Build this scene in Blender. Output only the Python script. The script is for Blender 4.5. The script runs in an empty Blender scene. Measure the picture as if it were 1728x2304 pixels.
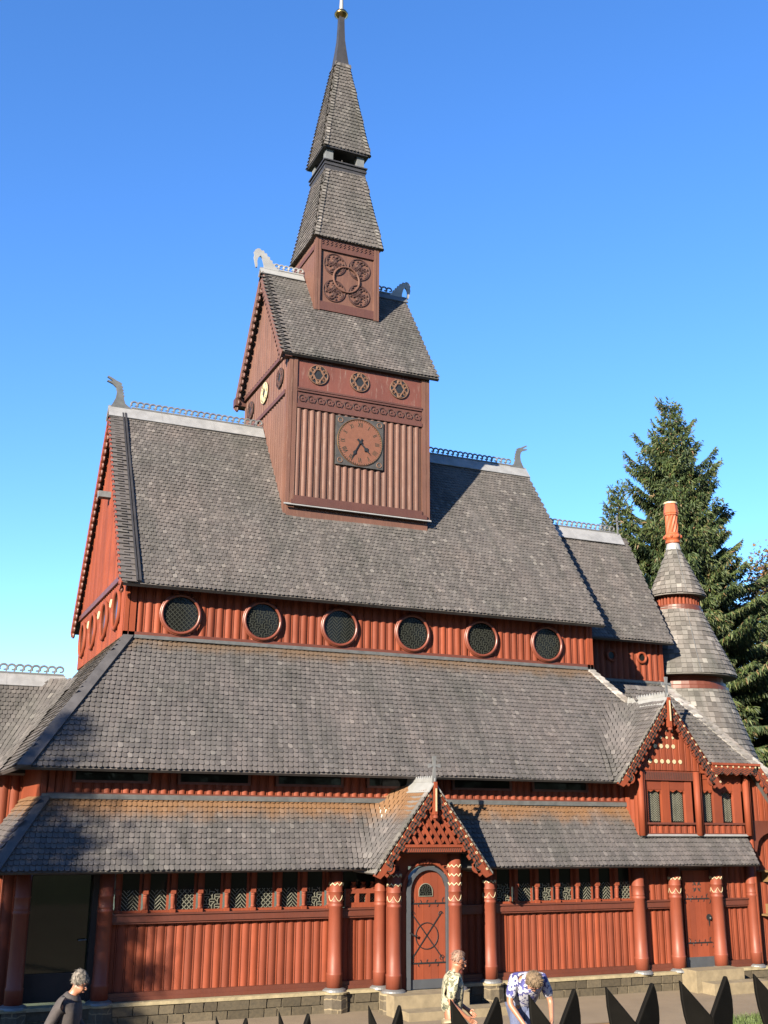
import bpy, math, random
from mathutils import noise as mnoise
from mathutils import Vector as V, Matrix
random.seed(11)
R = math.radians
sc = bpy.context.scene
col = sc.collection
PI = math.pi

# ------------------------------------------------------------------ helpers
WO = {}          # world origin of every object built

def tag(o, label=None, cat=None, group=None, kind=None):
    if label: o['label'] = label
    if cat: o['category'] = cat
    if group: o['group'] = group
    if kind: o['kind'] = kind
    return o

def empty(name, loc, label, cat, group=None):
    o = bpy.data.objects.new(name, None); col.objects.link(o)
    o.location = loc; o.empty_display_size = .3
    WO[o.name] = V(loc)
    return tag(o, label, cat, group)

class MB:
    def __init__(s): s.v = []; s.f = []
    def add(s, vs, fs):
        n = len(s.v); s.v += [tuple(p) for p in vs]; s.f += [tuple(i + n for i in f) for f in fs]
        return s
    def box(s, x0, x1, y0, y1, z0, z1):
        return s.add([(x0,y0,z0),(x1,y0,z0),(x1,y1,z0),(x0,y1,z0),(x0,y0,z1),(x1,y0,z1),(x1,y1,z1),(x0,y1,z1)],
                     [(0,3,2,1),(4,5,6,7),(0,1,5,4),(1,2,6,5),(2,3,7,6),(3,0,4,7)])
    def prism(s, poly, o, u, v, w, d):
        o, u, v, w = V(o), V(u), V(v), V(w)
        a = [o + u*p[0] + v*p[1] for p in poly]; b = [p + w*d for p in a]; n = len(poly)
        return s.add(a + b, [tuple(range(n-1, -1, -1)), tuple(range(n, 2*n))] + [(i, (i+1) % n, n+(i+1) % n, n+i) for i in range(n)])
    def slab(s, pts, th):
        pts = [V(p) for p in pts]
        nm = (pts[1]-pts[0]).cross(pts[-1]-pts[0]).normalized()
        if nm.z < 0: nm = -nm
        n = len(pts); b = [p - nm*th for p in pts]
        return s.add(pts + b, [tuple(range(n)), tuple(range(2*n-1, n-1, -1))] + [(i, n+i, n+(i+1) % n, (i+1) % n) for i in range(n)])
    def bar(s, a, b, w, d, nrm=(0,-1,0)):
        """flat bar from a to b, width w, sticking out d along nrm"""
        a, b, n = V(a), V(b), V(nrm).normalized()
        t = (b-a).normalized(); q = n.cross(t).normalized()*w/2
        p = [a-q, a+q, b+q, b-q]; top = [x + n*d for x in p]
        return s.add(p + top, [(0,1,2,3),(7,6,5,4),(0,4,5,1),(1,5,6,2),(2,6,7,3),(3,7,4,0)])
    def tube(s, pts, r, n=8, cap=True):
        pts = [V(p) for p in pts]; m = len(pts)
        rs = r if isinstance(r, (list, tuple)) else [r]*m
        vs = []; prev = None
        for i, p in enumerate(pts):
            t = (pts[min(i+1, m-1)] - pts[max(i-1, 0)])
            t = t.normalized() if t.length > 1e-9 else V((0,0,1))
            a = prev if prev is not None else (V((0,0,1)) if abs(t.z) < .9 else V((1,0,0)))
            x = (a - t*a.dot(t))
            x = x.normalized() if x.length > 1e-6 else t.orthogonal().normalized()
            prev = x; y = t.cross(x)
            vs += [p + (x*math.cos(2*PI*k/n) + y*math.sin(2*PI*k/n))*rs[i] for k in range(n)]
        fs = [(i*n+k, i*n+(k+1) % n, (i+1)*n+(k+1) % n, (i+1)*n+k) for i in range(m-1) for k in range(n)]
        if cap: fs += [tuple(range(n-1, -1, -1)), tuple(range((m-1)*n, m*n))]
        return s.add(vs, fs)
    def lathe(s, c, prof, n=24, cap=True):
        vs = []
        for r, z in prof:
            vs += [(c[0]+r*math.cos(2*PI*k/n), c[1]+r*math.sin(2*PI*k/n), c[2]+z) for k in range(n)]
        m = len(prof)
        fs = [(i*n+k, i*n+(k+1) % n, (i+1)*n+(k+1) % n, (i+1)*n+k) for i in range(m-1) for k in range(n)]
        if cap: fs += [tuple(range(n-1, -1, -1)), tuple(range((m-1)*n, m*n))]
        return s.add(vs, fs)
    def torus(s, c, u, v, R0, r, n=28, k=8, a0=0, a1=2*PI):
        u, v = V(u), V(v); full = abs(a1-a0-2*PI) < 1e-6
        pts = [V(c) + (u*math.cos(a0+(a1-a0)*i/n) + v*math.sin(a0+(a1-a0)*i/n))*R0 for i in range(n+1)]
        return s.tube(pts, r, k, cap=not full)
    def ball(s, c, rx, ry=None, rz=None, nu=12, nv=8):
        ry = ry or rx; rz = rz or rx
        vs = [(c[0], c[1], c[2]-rz)]
        for j in range(1, nv):
            t = -PI/2 + PI*j/nv
            vs += [(c[0]+rx*math.cos(t)*math.cos(2*PI*k/nu), c[1]+ry*math.cos(t)*math.sin(2*PI*k/nu), c[2]+rz*math.sin(t)) for k in range(nu)]
        vs.append((c[0], c[1], c[2]+rz)); L = len(vs)-1
        fs = [(0, 1+(k+1) % nu, 1+k) for k in range(nu)] + [(L, L-nu+k, L-nu+(k+1) % nu) for k in range(nu)]
        fs += [(1+j*nu+k, 1+j*nu+(k+1) % nu, 1+(j+1)*nu+(k+1) % nu, 1+(j+1)*nu+k) for j in range(nv-2) for k in range(nu)]
        return s.add(vs, fs)
    def disc(s, c, u, v, w, r, d, n=20):
        return s.prism([(r*math.cos(2*PI*k/n), r*math.sin(2*PI*k/n)) for k in range(n)], c, u, v, w, d)
    def build(s, name, mat, parent=None, smooth=False, label=None, origin=None):
        vs = [V(p) for p in s.v]
        if origin is None:
            lo = V([min(p[i] for p in vs) for i in range(3)]); hi = V([max(p[i] for p in vs) for i in range(3)])
            origin = V(((lo.x+hi.x)/2, (lo.y+hi.y)/2, lo.z))
        origin = V(origin)
        me = bpy.data.meshes.new(name)
        me.from_pydata([p-origin for p in vs], [], s.f); me.update()
        if smooth:
            me.polygons.foreach_set('use_smooth', [True]*len(me.polygons))
        if mat: me.materials.append(mat)
        o = bpy.data.objects.new(name, me); col.objects.link(o)
        WO[o.name] = origin
        if parent is not None:
            o.parent = parent; o.location = origin - WO[parent.name]
        else: o.location = origin
        if label: o['label'] = label
        return o

X, Y, Z = V((1,0,0)), V((0,1,0)), V((0,0,1))

# ------------------------------------------------------------------ materials
def mat(name):
    m = bpy.data.materials.new(name); m.use_nodes = True
    nt = m.node_tree; b = nt.nodes['Principled BSDF']
    return m, nt, b
def N(nt, t, **k):
    n = nt.nodes.new(t)
    for a, b in k.items():
        if a in n.inputs.keys() if hasattr(n, 'inputs') else False: n.inputs[a].default_value = b
        else: setattr(n, a, b)
    return n
def ramp(nt, stops):
    r = nt.nodes.new('ShaderNodeValToRGB'); e = r.color_ramp.elements
    while len(e) < len(stops): e.new(.5)
    for q, (p, c) in zip(e, stops): q.position = p; q.color = (*c, 1)
    return r
def mixc(nt, a, b, f, mode='MIX'):
    n = nt.nodes.new('ShaderNodeMix'); n.data_type = 'RGBA'; n.blend_type = mode
    for i, q in ((6, a), (7, b), (0, f)):
        if hasattr(q, 'links'): nt.links.new(q, n.inputs[i])
        elif i == 0: n.inputs[0].default_value = q
        else: n.inputs[i].default_value = (*q, 1)
    return n.outputs[2]
def noise(nt, scale, detail=4, rough=.6, vec=None):
    n = nt.nodes.new('ShaderNodeTexNoise'); n.inputs['Scale'].default_value = scale
    n.inputs['Detail'].default_value = detail; n.inputs['Roughness'].default_value = rough
    if vec is not None: nt.links.new(vec, n.inputs['Vector'])
    return n.outputs['Fac']
def wpos(nt, scale=(1,1,1)):
    g = nt.nodes.new('ShaderNodeNewGeometry'); m = nt.nodes.new('ShaderNodeMapping')
    nt.links.new(g.outputs['Position'], m.inputs['Vector']); m.inputs['Scale'].default_value = scale
    return m.outputs['Vector'], g
def bump(nt, b, h, strength=.3, dist=.02):
    n = nt.nodes.new('ShaderNodeBump'); n.inputs['Strength'].default_value = strength; n.inputs['Distance'].default_value = dist
    nt.links.new(h, n.inputs['Height']); nt.links.new(n.outputs[0], b.inputs['Normal'])

KA = .58       # paint, timber and stone are a little darker than their swatches
def ka(c): return tuple(q*KA for q in c)
def plain(name, c, rough=.6, metal=0., var=.15, scale=6, bmp=.1, spec=.4):
    c = ka(c)
    m, nt, b = mat(name)
    vec, g = wpos(nt)
    f = noise(nt, scale, 5, .6, vec)
    lo = tuple(x*(1-var) for x in c); hi = tuple(min(1, x*(1+var)) for x in c)
    r = ramp(nt, [(.3, lo), (.7, hi)]); nt.links.new(f, r.inputs[0]); nt.links.new(r.outputs[0], b.inputs['Base Color'])
    b.inputs['Roughness'].default_value = rough; b.inputs['Metallic'].default_value = metal
    b.inputs['Specular IOR Level'].default_value = spec
    if bmp: bump(nt, b, f, bmp, .02)
    return m

def wood(name, c, alt, grain=(7,7,.6), rough=.5, streak=.5, isl=.25, worn=None, spec=.4, hue=None):
    """painted or weathered timber: each plank its own tone, long grain, worn streaks"""
    c, alt, worn = ka(c), ka(alt), (ka(worn) if worn else None)
    m, nt, b = mat(name)
    vec, g = wpos(nt, grain)
    f = noise(nt, 3.2, 6, .65, vec)
    r = ramp(nt, [(.32, alt), (.62, c)]); nt.links.new(f, r.inputs[0])
    base = mixc(nt, c, r.outputs[0], streak)
    if hue:
        ml = nt.nodes.new('ShaderNodeMath'); ml.operation = 'MULTIPLY'; ml.inputs[1].default_value = 7.31; nt.links.new(g.outputs['Random Per Island'], ml.inputs[0])
        fr_ = nt.nodes.new('ShaderNodeMath'); fr_.operation = 'FRACT'; nt.links.new(ml.outputs[0], fr_.inputs[0])
        base = mixc(nt, base, ka(hue), fr_.outputs[0])
    hv = nt.nodes.new('ShaderNodeHueSaturation')
    mr = nt.nodes.new('ShaderNodeMapRange'); mr.inputs[3].default_value = 1-isl; mr.inputs[4].default_value = 1+isl
    nt.links.new(g.outputs['Random Per Island'], mr.inputs[0]); nt.links.new(mr.outputs[0], hv.inputs['Value'])
    nt.links.new(base, hv.inputs['Color'])
    outc = hv.outputs[0]
    v2, _ = wpos(nt)
    big = noise(nt, .8, 4, .6, v2)
    rb = ramp(nt, [(.35, (.66,.64,.64)), (.65, (1,1,1))]); nt.links.new(big, rb.inputs[0])
    outc = mixc(nt, outc, rb.outputs[0], .6, 'MULTIPLY')
    if worn:
        v3, _ = wpos(nt, (5,5,.8)); w = noise(nt, 2.3, 8, .75, v3)
        rw = ramp(nt, [(.56, (0,0,0)), (.66, (1,1,1))]); nt.links.new(w, rw.inputs[0])
        outc = mixc(nt, outc, worn, rw.outputs[0])
    nt.links.new(outc, b.inputs['Base Color'])
    v4, _ = wpos(nt); fr = noise(nt, 3, 5, .6, v4)
    m2 = nt.nodes.new('ShaderNodeMapRange'); m2.inputs[3].default_value = rough-.14; m2.inputs[4].default_value = rough+.14
    nt.links.new(fr, m2.inputs[0]); nt.links.new(m2.outputs[0], b.inputs['Roughness'])
    b.inputs['Specular IOR Level'].default_value = spec
    bump(nt, b, f, .25, .006)
    return m

def shingle_mat(name, stops, stain=None, rough=.75):
    stops = [(p, ka(q)) for p, q in stops]; stain = [(p, q, ka(t)) for p, q, t in stain] if stain else None
    m, nt, b = mat(name)
    vec, g = wpos(nt)
    r = ramp(nt, stops); r.color_ramp.interpolation = 'LINEAR'
    nt.links.new(g.outputs['Random Per Island'], r.inputs[0])
    f = noise(nt, .55, 5, .65, vec)
    rb = ramp(nt, [(.3, (.80,.83,.80)), (.5, (.98,.97,.96)), (.72, (1.16,1.09,1.06))]); nt.links.new(f, rb.inputs[0])
    c = mixc(nt, r.outputs[0], rb.outputs[0], .9, 'MULTIPLY')
    v2, _ = wpos(nt, (26,26,9)); fg = noise(nt, 2, 4, .7, v2)
    rg = ramp(nt, [(.3, (.78,.78,.78)), (.7, (1.15,1.15,1.15))]); nt.links.new(fg, rg.inputs[0])
    c = mixc(nt, c, rg.outputs[0], .7, 'MULTIPLY')
    v5, _ = wpos(nt, (1.9,.22,.22)); fs_ = noise(nt, 1.5, 5, .6, v5)     # rain streaks down the slope
    rs_ = ramp(nt, [(.36, (.74,.76,.74)), (.52, (1,1,1)), (.68, (1.1,1.07,1.05))]); nt.links.new(fs_, rs_.inputs[0])
    c = mixc(nt, c, rs_.outputs[0], .8, 'MULTIPLY')
    if stain:      # lichen and rust washed down from the flashing, a band with ragged lower edge
        for z0, z1, colr in stain:
            sp = nt.nodes.new('ShaderNodeSeparateXYZ'); nt.links.new(g.outputs['Position'], sp.inputs[0])
            v3, _ = wpos(nt, (1.1,1.1,.8)); nn = noise(nt, 1.6, 6, .7, v3)
            ad = nt.nodes.new('ShaderNodeMath'); ad.operation = 'MULTIPLY_ADD'
            nt.links.new(nn, ad.inputs[0]); ad.inputs[1].default_value = (z1-z0)*1.6; nt.links.new(sp.outputs[2], ad.inputs[2])
            mr = nt.nodes.new('ShaderNodeMapRange')
            mr.inputs[1].default_value = z0+(z1-z0)*.8; mr.inputs[2].default_value = z1+(z1-z0)*.75
            mr.interpolation_type = 'SMOOTHSTEP'
            nt.links.new(ad.outputs[0], mr.inputs[0])
            lt = nt.nodes.new('ShaderNodeMath'); lt.operation = 'LESS_THAN'; lt.inputs[1].default_value = z1+.6
            nt.links.new(sp.outputs[2], lt.inputs[0])
            gt = nt.nodes.new('ShaderNodeMath'); gt.operation = 'GREATER_THAN'; gt.inputs[1].default_value = z0-.4
            nt.links.new(sp.outputs[2], gt.inputs[0])
            mu = nt.nodes.new('ShaderNodeMath'); mu.operation = 'MULTIPLY'; nt.links.new(mr.outputs[0], mu.inputs[0]); nt.links.new(lt.outputs[0], mu.inputs[1])
            mv = nt.nodes.new('ShaderNodeMath'); mv.operation = 'MULTIPLY'; nt.links.new(mu.outputs[0], mv.inputs[0]); nt.links.new(gt.outputs[0], mv.inputs[1])
            mw = nt.nodes.new('ShaderNodeMath'); mw.operation = 'MULTIPLY'; nt.links.new(mv.outputs[0], mw.inputs[0]); mw.inputs[1].default_value = .72
            c = mixc(nt, c, colr, mw.outputs[0])
    nt.links.new(c, b.inputs['Base Color'])
    b.inputs['Roughness'].default_value = rough; b.inputs['Specular IOR Level'].default_value = .25
    return m

GREY = [(0, (.084,.078,.079)), (.2, (.095,.089,.09)), (.5, (.105,.098,.098)), (.8, (.115,.107,.107)), (.965, (.129,.12,.12)), (1, (.165,.155,.152))]
BROWN = [(0, (.084,.077,.075)), (.22, (.098,.091,.088)), (.5, (.11,.102,.099)), (.78, (.122,.113,.109)), (.95, (.137,.127,.122)), (.99, (.165,.155,.148)), (1, (.2,.188,.178))]
PALE = [(0, (.095,.088,.083)), (.25, (.125,.117,.11)), (.55, (.15,.141,.134)), (.8, (.175,.165,.157)), (.94, (.22,.208,.198)), (1, (.28,.265,.25))]
M = {}
M['shingle_low'] = shingle_mat('weathered grey shingles', GREY, [(3.8, 4.3, (.22,.105,.035))])
M['shingle_mid'] = shingle_mat('weathered grey shingles upper', GREY, [(7.6, 8.0, (.13,.078,.04))])
M['shingle_main'] = shingle_mat('weathered brown grey shingles', BROWN)
M['shingle_pale'] = shingle_mat('pale weathered shingles', PALE)
M['red'] = wood('red brown painted planks', (.245,.055,.023), (.175,.038,.017), isl=.18, rough=.66, spec=.16, streak=.75, hue=(.205,.05,.026))
M['red_col'] = wood('red brown column paint', (.22,.056,.030), (.165,.040,.023), isl=.08, rough=.52, spec=.25)
M['red_rim'] = wood('window rim paint', (.18,.045,.024), (.12,.032,.018), isl=.05, rough=.4, spec=.5)
M['red_dark'] = wood('dark red brown beam paint', (.125,.035,.02), (.09,.026,.016), isl=.1, rough=.5)
M['tower'] = wood('weathered tower planks', (.138,.060,.040), (.092,.040,.028), isl=.15, rough=.7, worn=(.16,.085,.06), streak=.65)
M['tower_dark'] = wood('weathered dark tower beams', (.098,.036,.026), (.065,.024,.018), isl=.12, rough=.6)
M['tower_red'] = wood('flaking red tower panel', (.145,.043,.03), (.105,.033,.024), isl=.12, rough=.65, worn=(.19,.12,.1))
M['rosette'] = wood('carved dark timber', (.066,.027,.02), (.042,.018,.014), isl=.1, rough=.6)
M['gilt'] = plain('pale carved timber', (.14,.072,.043), .6, 0, .3, 14)
M['dark_wood'] = plain('dark stained timber', (.03,.02,.016), .7)
M['cream'] = plain('cream paint', (.46,.40,.25), .5, 0, .08)
M['zinc'] = plain('grey zinc sheet', (.19,.195,.2), .5, .35, .2, 3, .05)
M['zinc_pale'] = plain('pale zinc sheet', (.31,.315,.315), .55, .2, .15, 3, .05)
M['zinc_ridge'] = plain('pale ridge sheet', (.32,.325,.33), .5, .25, .2, 3, .05)
M['zinc_mid'] = plain('weathered zinc', (.13,.135,.135), .5, .3, .25, 5, .1)
M['zinc_dark'] = plain('blackened copper', (.05,.048,.05), .5, .3, .25, 3, .05)
M['board_dark'] = plain('dark hip board', (.075,.072,.075), .6, 0, .25, 4)
M['hip_pale'] = shingle_mat('pale hip shingles', [(p, tuple(q*1.7 for q in k)) for p, k in PALE])
M['gold'] = plain('gilded metal', (.5,.34,.13), .25, 1., .05, 5, 0)
M['iron'] = plain('black wrought iron', (.028,.03,.033), .5, .4, .2)
M['grey_paint'] = plain('slate grey paint', (.062,.068,.078), .45, 0, .1)
M['grey_frame'] = plain('weathered grey timber', (.13,.14,.148), .6, 0, .2)
M['lead'] = plain('pale lead cames', (.21,.21,.165), .5, .2, .15)
M['lead_shade'] = plain('shade-darkened lead cames', (.036,.04,.03), .6, .2, .15)  # darker copy of the lead, shade on the panes put into its colour
M['clock'] = plain('faded orange clock face', (.155,.06,.034), .65, 0, .12, 8)
M['clock_plate'] = plain('dark clock plate', (.05,.048,.046), .6, 0, .3, 9)
M['terracotta'] = plain('orange terracotta', (.36,.085,.028), .6, 0, .15)
M['black'] = plain('black painted steel', (.005,.0044,.0036), .7, 0, .25, 20, .05, .06)
M['bench'] = wood('tanned bench timber', (.2,.12,.05), (.13,.08,.035), grain=(.6,7,7), isl=.15, rough=.6)
M['soffit'] = plain('dark reddish soffit boards', (.07,.03,.02), .7)  # one even dark reddish board colour

def glass(name, c, rough=.04, spec=.16):
    c = ka(c)
    m, nt, b = mat(name); b.inputs['Base Color'].default_value = (*c, 1)
    b.inputs['Roughness'].default_value = rough; b.inputs['Specular IOR Level'].default_value = spec
    vec, _ = wpos(nt); f = noise(nt, 7, 3, .5, vec); bump(nt, b, f, .05, .01)
    return m
M['glass'] = glass('dark leaded glass', (.012,.013,.012))
M['glass_reflect_green'] = glass('dark glass with green reflection tint', (.010,.016,.006), .05, .5)  # green reflection of trees put into the base colour

def stone_mat():
    m, nt, b = mat('rough plinth stone')
    vec, _ = wpos(nt)
    br = nt.nodes.new('ShaderNodeTexBrick'); br.offset = .43
    sx = nt.nodes.new('ShaderNodeSeparateXYZ'); nt.links.new(vec, sx.inputs[0])
    nz = noise(nt, 2.2, 3, .5, vec)
    cb = nt.nodes.new('ShaderNodeCombineXYZ')
    aa = nt.nodes.new('ShaderNodeMath'); aa.operation = 'MULTIPLY_ADD'; nt.links.new(nz, aa.inputs[0]); aa.inputs[1].default_value = .22; nt.links.new(sx.outputs[2], aa.inputs[2])
    ab = nt.nodes.new('ShaderNodeMath'); ab.operation = 'MULTIPLY_ADD'; nt.links.new(nz, ab.inputs[0]); ab.inputs[1].default_value = .5; nt.links.new(sx.outputs[0], ab.inputs[2])
    nt.links.new(ab.outputs[0], cb.inputs[0]); nt.links.new(aa.outputs[0], cb.inputs[1])
    nt.links.new(cb.outputs[0], br.inputs['Vector'])
    br.inputs['Scale'].default_value = 1; br.inputs['Brick Width'].default_value = .47; br.inputs['Row Height'].default_value = .2
    br.inputs['Mortar Size'].default_value = .012; br.inputs['Mortar Smooth'].default_value = .3
    br.inputs['Color1'].default_value = (.062,.049,.03,1); br.inputs['Color2'].default_value = (.038,.031,.022,1); br.inputs['Mortar'].default_value = (.13,.105,.066,1)
    f = noise(nt, 9, 6, .7, vec); r = ramp(nt, [(.3, (.6,.58,.55)), (.7, (1.25,1.2,1.1))]); nt.links.new(f, r.inputs[0])
    c = mixc(nt, br.outputs['Color'], r.outputs[0], .9, 'MULTIPLY')
    nt.links.new(c, b.inputs['Base Color']); b.inputs['Roughness'].default_value = .85
    bump(nt, b, f, .6, .03)
    return m
M['stone'] = stone_mat()
M['block'] = wood('rough plinth block', (.115,.094,.062), (.07,.06,.043), grain=(5,5,5), rough=.85, streak=.9, isl=.32, spec=.2)
M['mortar'] = plain('pale mortar', (.24,.2,.13), .9, 0, .3, 9, .3)
M['ledge'] = plain('lichened ledge stone', (.30,.25,.15), .85, 0, .25, 7, .4)
M['step'] = plain('sandstone step', (.22,.175,.108), .85, 0, .22, 5, .3)

# ------------------------------------------------------------------ geometry generators
def resample(pts, step, off):
    """points with tangents along a polyline, spaced by step"""
    out = []; acc = off
    for i in range(len(pts)-1):
        (a, na), (b, nb) = pts[i], pts[i+1]
        L = (b-a).length
        if L < 1e-6: continue
        while acc < L:
            k = acc/L
            out.append((a.lerp(b, k), (b-a)/L, na.lerp(nb, k))); acc += step
        acc -= L
    return out

ROUND = [(-.475,.52), (-.44,.30), (-.33,.12), (-.17,.03), (0,0), (.17,.03), (.33,.12), (.44,.30), (.475,.52)]
SQUARE = [(-.48,.0), (.48,.0)]
def shingles(mb, rows, w, exp, shape=ROUND, slope=1.4, th=.017, lift=.024, skip=None):
    if w == .114: th, lift = .010, .014
    elif shape is ROUND: th, lift = .014, .019
    """rows: list of polylines [(point, downhill 2D normal)], bottom row first"""
    ct = 1/math.sqrt(1+slope*slope); st = slope*ct
    for k, row in enumerate(rows):
        for P, t, n in resample(row, w, w*(.25 if k % 2 else .75) + random.uniform(-.006,.006)):
            if skip and skip(P): continue
            n = V((n.x, n.y, 0)).normalized()
            u = V((-n.x*ct, -n.y*ct, st)); nm = V((n.x*st, n.y*st, ct))
            t = V((-n.y, n.x, 0))
            wob = mnoise.noise(P*.55)*.03 + mnoise.noise(P*1.9)*.008
            P = P + nm*wob + u*(mnoise.noise(V((P.x*.8, P.z*3, 7)))*.012)
            lf = lift + th + random.uniform(0, .007); tw = random.uniform(-.09, .09)*.2; dr = random.uniform(-.006, .008)
            L = exp*1.45; vs = []
            ww = w*random.uniform(.93, 1.02)
            for a, b in shape:
                q = P + t*(a*ww) + u*(b*w + dr) + nm*(lf*(1 - b*w/L) + a*tw*w); vs.append(q)
            nb = len(vs)
            vs += [P + t*(.48*ww) + u*L + nm*.003, P + t*(-.48*ww) + u*L + nm*.003]
            low = [q - nm*th for q in vs[:nb]]
            m = nb + 2
            fs = [tuple(range(m))] + [(i+1, i, m+i, m+i+1) for i in range(nb-1)]
            fs += [(0, m-1, m), (nb, nb-1, m+nb-1)]
            mb.add(vs + low, fs)

def rows_plane(z0, z1, slope, exp, xa, xb, yy, n=(0,-1)):
    """straight courses on a plane facing -y: xa(z), xb(z), yy(z)"""
    dz = exp*slope/math.sqrt(1+slope*slope); rows = []; z = z0
    nn = V((n[0], n[1], 0))
    while z < z1 - dz*.3:
        a, b = xa(z), xb(z)
        if b - a > .05: rows.append([(V((a, yy(z), z)), nn), (V((b, yy(z), z)), nn)])
        z += dz
    return rows

def plank_profile(x0, x1, pitch, bulge=.045, flat=.22):
    n = max(1, round((x1-x0)/pitch)); p = (x1-x0)/n
    return n, p
def planks(mb, x0, x1, z0, z1, y, pitch=.2, bulge=.032, axis='x', z1f=None, hole=None):
    """rounded planks with a thin batten between, every plank its own island; z1f(x): sloped top"""
    n = max(1, round((x1-x0)/pitch)); p = (x1-x0)/n
    for i in range(n):
        a = x0+i*p; segs = 6; pr = []
        wv = p*.78
        for k in range(segs+1):
            q = k/segs; pr.append((a + wv*q, -bulge*math.sin(PI*(.08+.84*q))))
        pr.append((a+wv+.004, .012)); bat = [(a+wv+.004, .0), (a+wv+.012, -.014), (a+p-.012, -.014), (a+p-.003, .0)]
        for prof in (pr, bat):
            vs = []; m = len(prof)
            for (xx, yy) in prof:
                zt = z1f(xx) if z1f else z1
                if axis == 'x': vs += [(xx, y+yy, z0), (xx, y+yy, zt)]
                else: vs += [(y+yy, xx, z0), (y+yy, xx, zt)]
            mb.add(vs, [(2*j, 2*j+2, 2*j+3, 2*j+1) if axis == 'x' else (2*j, 2*j+1, 2*j+3, 2*j+2) for j in range(m-1)])

def clip_rect(a, b, x0, x1, z0, z1):
    t0, t1 = 0., 1.; dx, dz = b[0]-a[0], b[1]-a[1]
    for p, q in ((-dx, a[0]-x0), (dx, x1-a[0]), (-dz, a[1]-z0), (dz, z1-a[1])):
        if abs(p) < 1e-9:
            if q < 0: return None
        else:
            r = q/p
            if p < 0: t0 = max(t0, r)
            else: t1 = min(t1, r)
    if t1-t0 < 1e-4: return None
    return (a[0]+dx*t0, a[1]+dz*t0), (a[0]+dx*t1, a[1]+dz*t1)
def pattern(kind, x0, x1, z0, z1, s):
    segs = []
    if kind == 0:     # crossed diagonals
        k = -int((z1-z0)/s)-2
        while x0 + k*s < x1 + (z1-z0) + s:
            segs += [((x0+k*s, z0), (x0+k*s+(z1-z0), z1)), ((x0+k*s, z0), (x0+k*s-(z1-z0), z1))]; k += 1
    elif kind == 1:   # herringbone
        nc = max(2, round((x1-x0)/s/1.1)); w = (x1-x0)/nc
        for i in range(nc):
            z = z0 - w
            while z < z1 + w:
                d = w if i % 2 else -w
                segs.append(((x0+i*w, z), (x0+(i+1)*w, z+d))); z += s*.75
    else:             # stepped key pattern
        nc = max(2, round((x1-x0)/s)); w = (x1-x0)/nc; nr = max(2, round((z1-z0)/s)); h = (z1-z0)/nr
        for i in range(nc):
            for j in range(nr):
                a, c = x0+i*w, z0+j*h
                if (i+j) % 2: segs += [((a, c), (a+w, c)), ((a+w*.5, c), (a+w*.5, c+h)), ((a, c+h), (a+w*.5, c+h*.5))]
                else: segs += [((a, c), (a, c+h)), ((a, c+h*.5), (a+w, c+h*.5)), ((a+w*.5, c), (a+w, c+h*.5))]
    return segs
def lattice(mb, kind, x0, x1, z0, z1, y, s=.09, w=.014, circ=None):
    for a, b in pattern(kind, x0, x1, z0, z1, s):
        c = clip_rect(a, b, x0, x1, z0, z1)
        if not c: continue
        a, b = c
        if circ:
            cx, cz, rr = circ
            dx, dz = b[0]-a[0], b[1]-a[1]; fx, fz = a[0]-cx, a[1]-cz
            A = dx*dx+dz*dz; B = 2*(fx*dx+fz*dz); Cc = fx*fx+fz*fz-rr*rr; D = B*B-4*A*Cc
            if D <= 0: continue
            t0, t1 = max(0, (-B-math.sqrt(D))/2/A), min(1, (-B+math.sqrt(D))/2/A)
            if t1-t0 < .02: continue
            a, b = (a[0]+dx*t0, a[1]+dz*t0), (a[0]+dx*t1, a[1]+dz*t1)
        mb.bar((a[0], y, a[1]), (b[0], y, b[1]), w, .012)

# ------------------------------------------------------------------ the church
CH = empty('stave_church', (8, 3, 0), 'red timber stave church with tiered grey shingle roofs, clock tower and spire', 'church')
c = 5.552
SL, SM, SN, ST = 1.4464, 1.336, 1.4112, 1.5006
yL = lambda z: -.607 + (z-2.916)/SL
yM = lambda z: -.22 + (z-4.908)/SM
yN = lambda z: 1.532 + (z-9.186)/SN
yT = lambda z: 3.117 + (z-16.392)/ST

def part(mb, name, m, smooth=False, label=None, parent=None):
    return mb.build(name, m, parent or CH, smooth, label)

# ---- plinth
b = MB(); b.box(-.75, 17.95, -.135, .45, -.05, .36)
plinth = part(b, 'plinth', M['mortar'])
b = MB(); rs = random.Random(9)
for z0, z1 in ((-.05, .165), (.18, .352)):
    x = -.75 + rs.uniform(0, .2)
    while x < 17.9:
        w_ = min(rs.uniform(.28, .68), 17.95-x); f = -.16-rs.uniform(0, .028); e = rs.uniform(-.012, .012); k = rs.uniform(.004, .02)
        q = [(x, z0+k), (x+k, z0), (x+w_-.02, z0+e*.5), (x+w_-.012, z1-k), (x+w_-.03, z1+e*.4), (x+k*1.5, z1)]
        b.prism(q, (0, f, 0), X, Z, Y, .06); x += w_
o = part(b, 'plinth_stones', M['block'], parent=plinth); bv = o.modifiers.new('edge', 'BEVEL'); bv.width = .012; bv.segments = 2
b = MB(); b.box(-.8, 17.98, -.2, .12, .36, .425); part(b, 'plinth_ledge', M['ledge'], parent=plinth)

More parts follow.
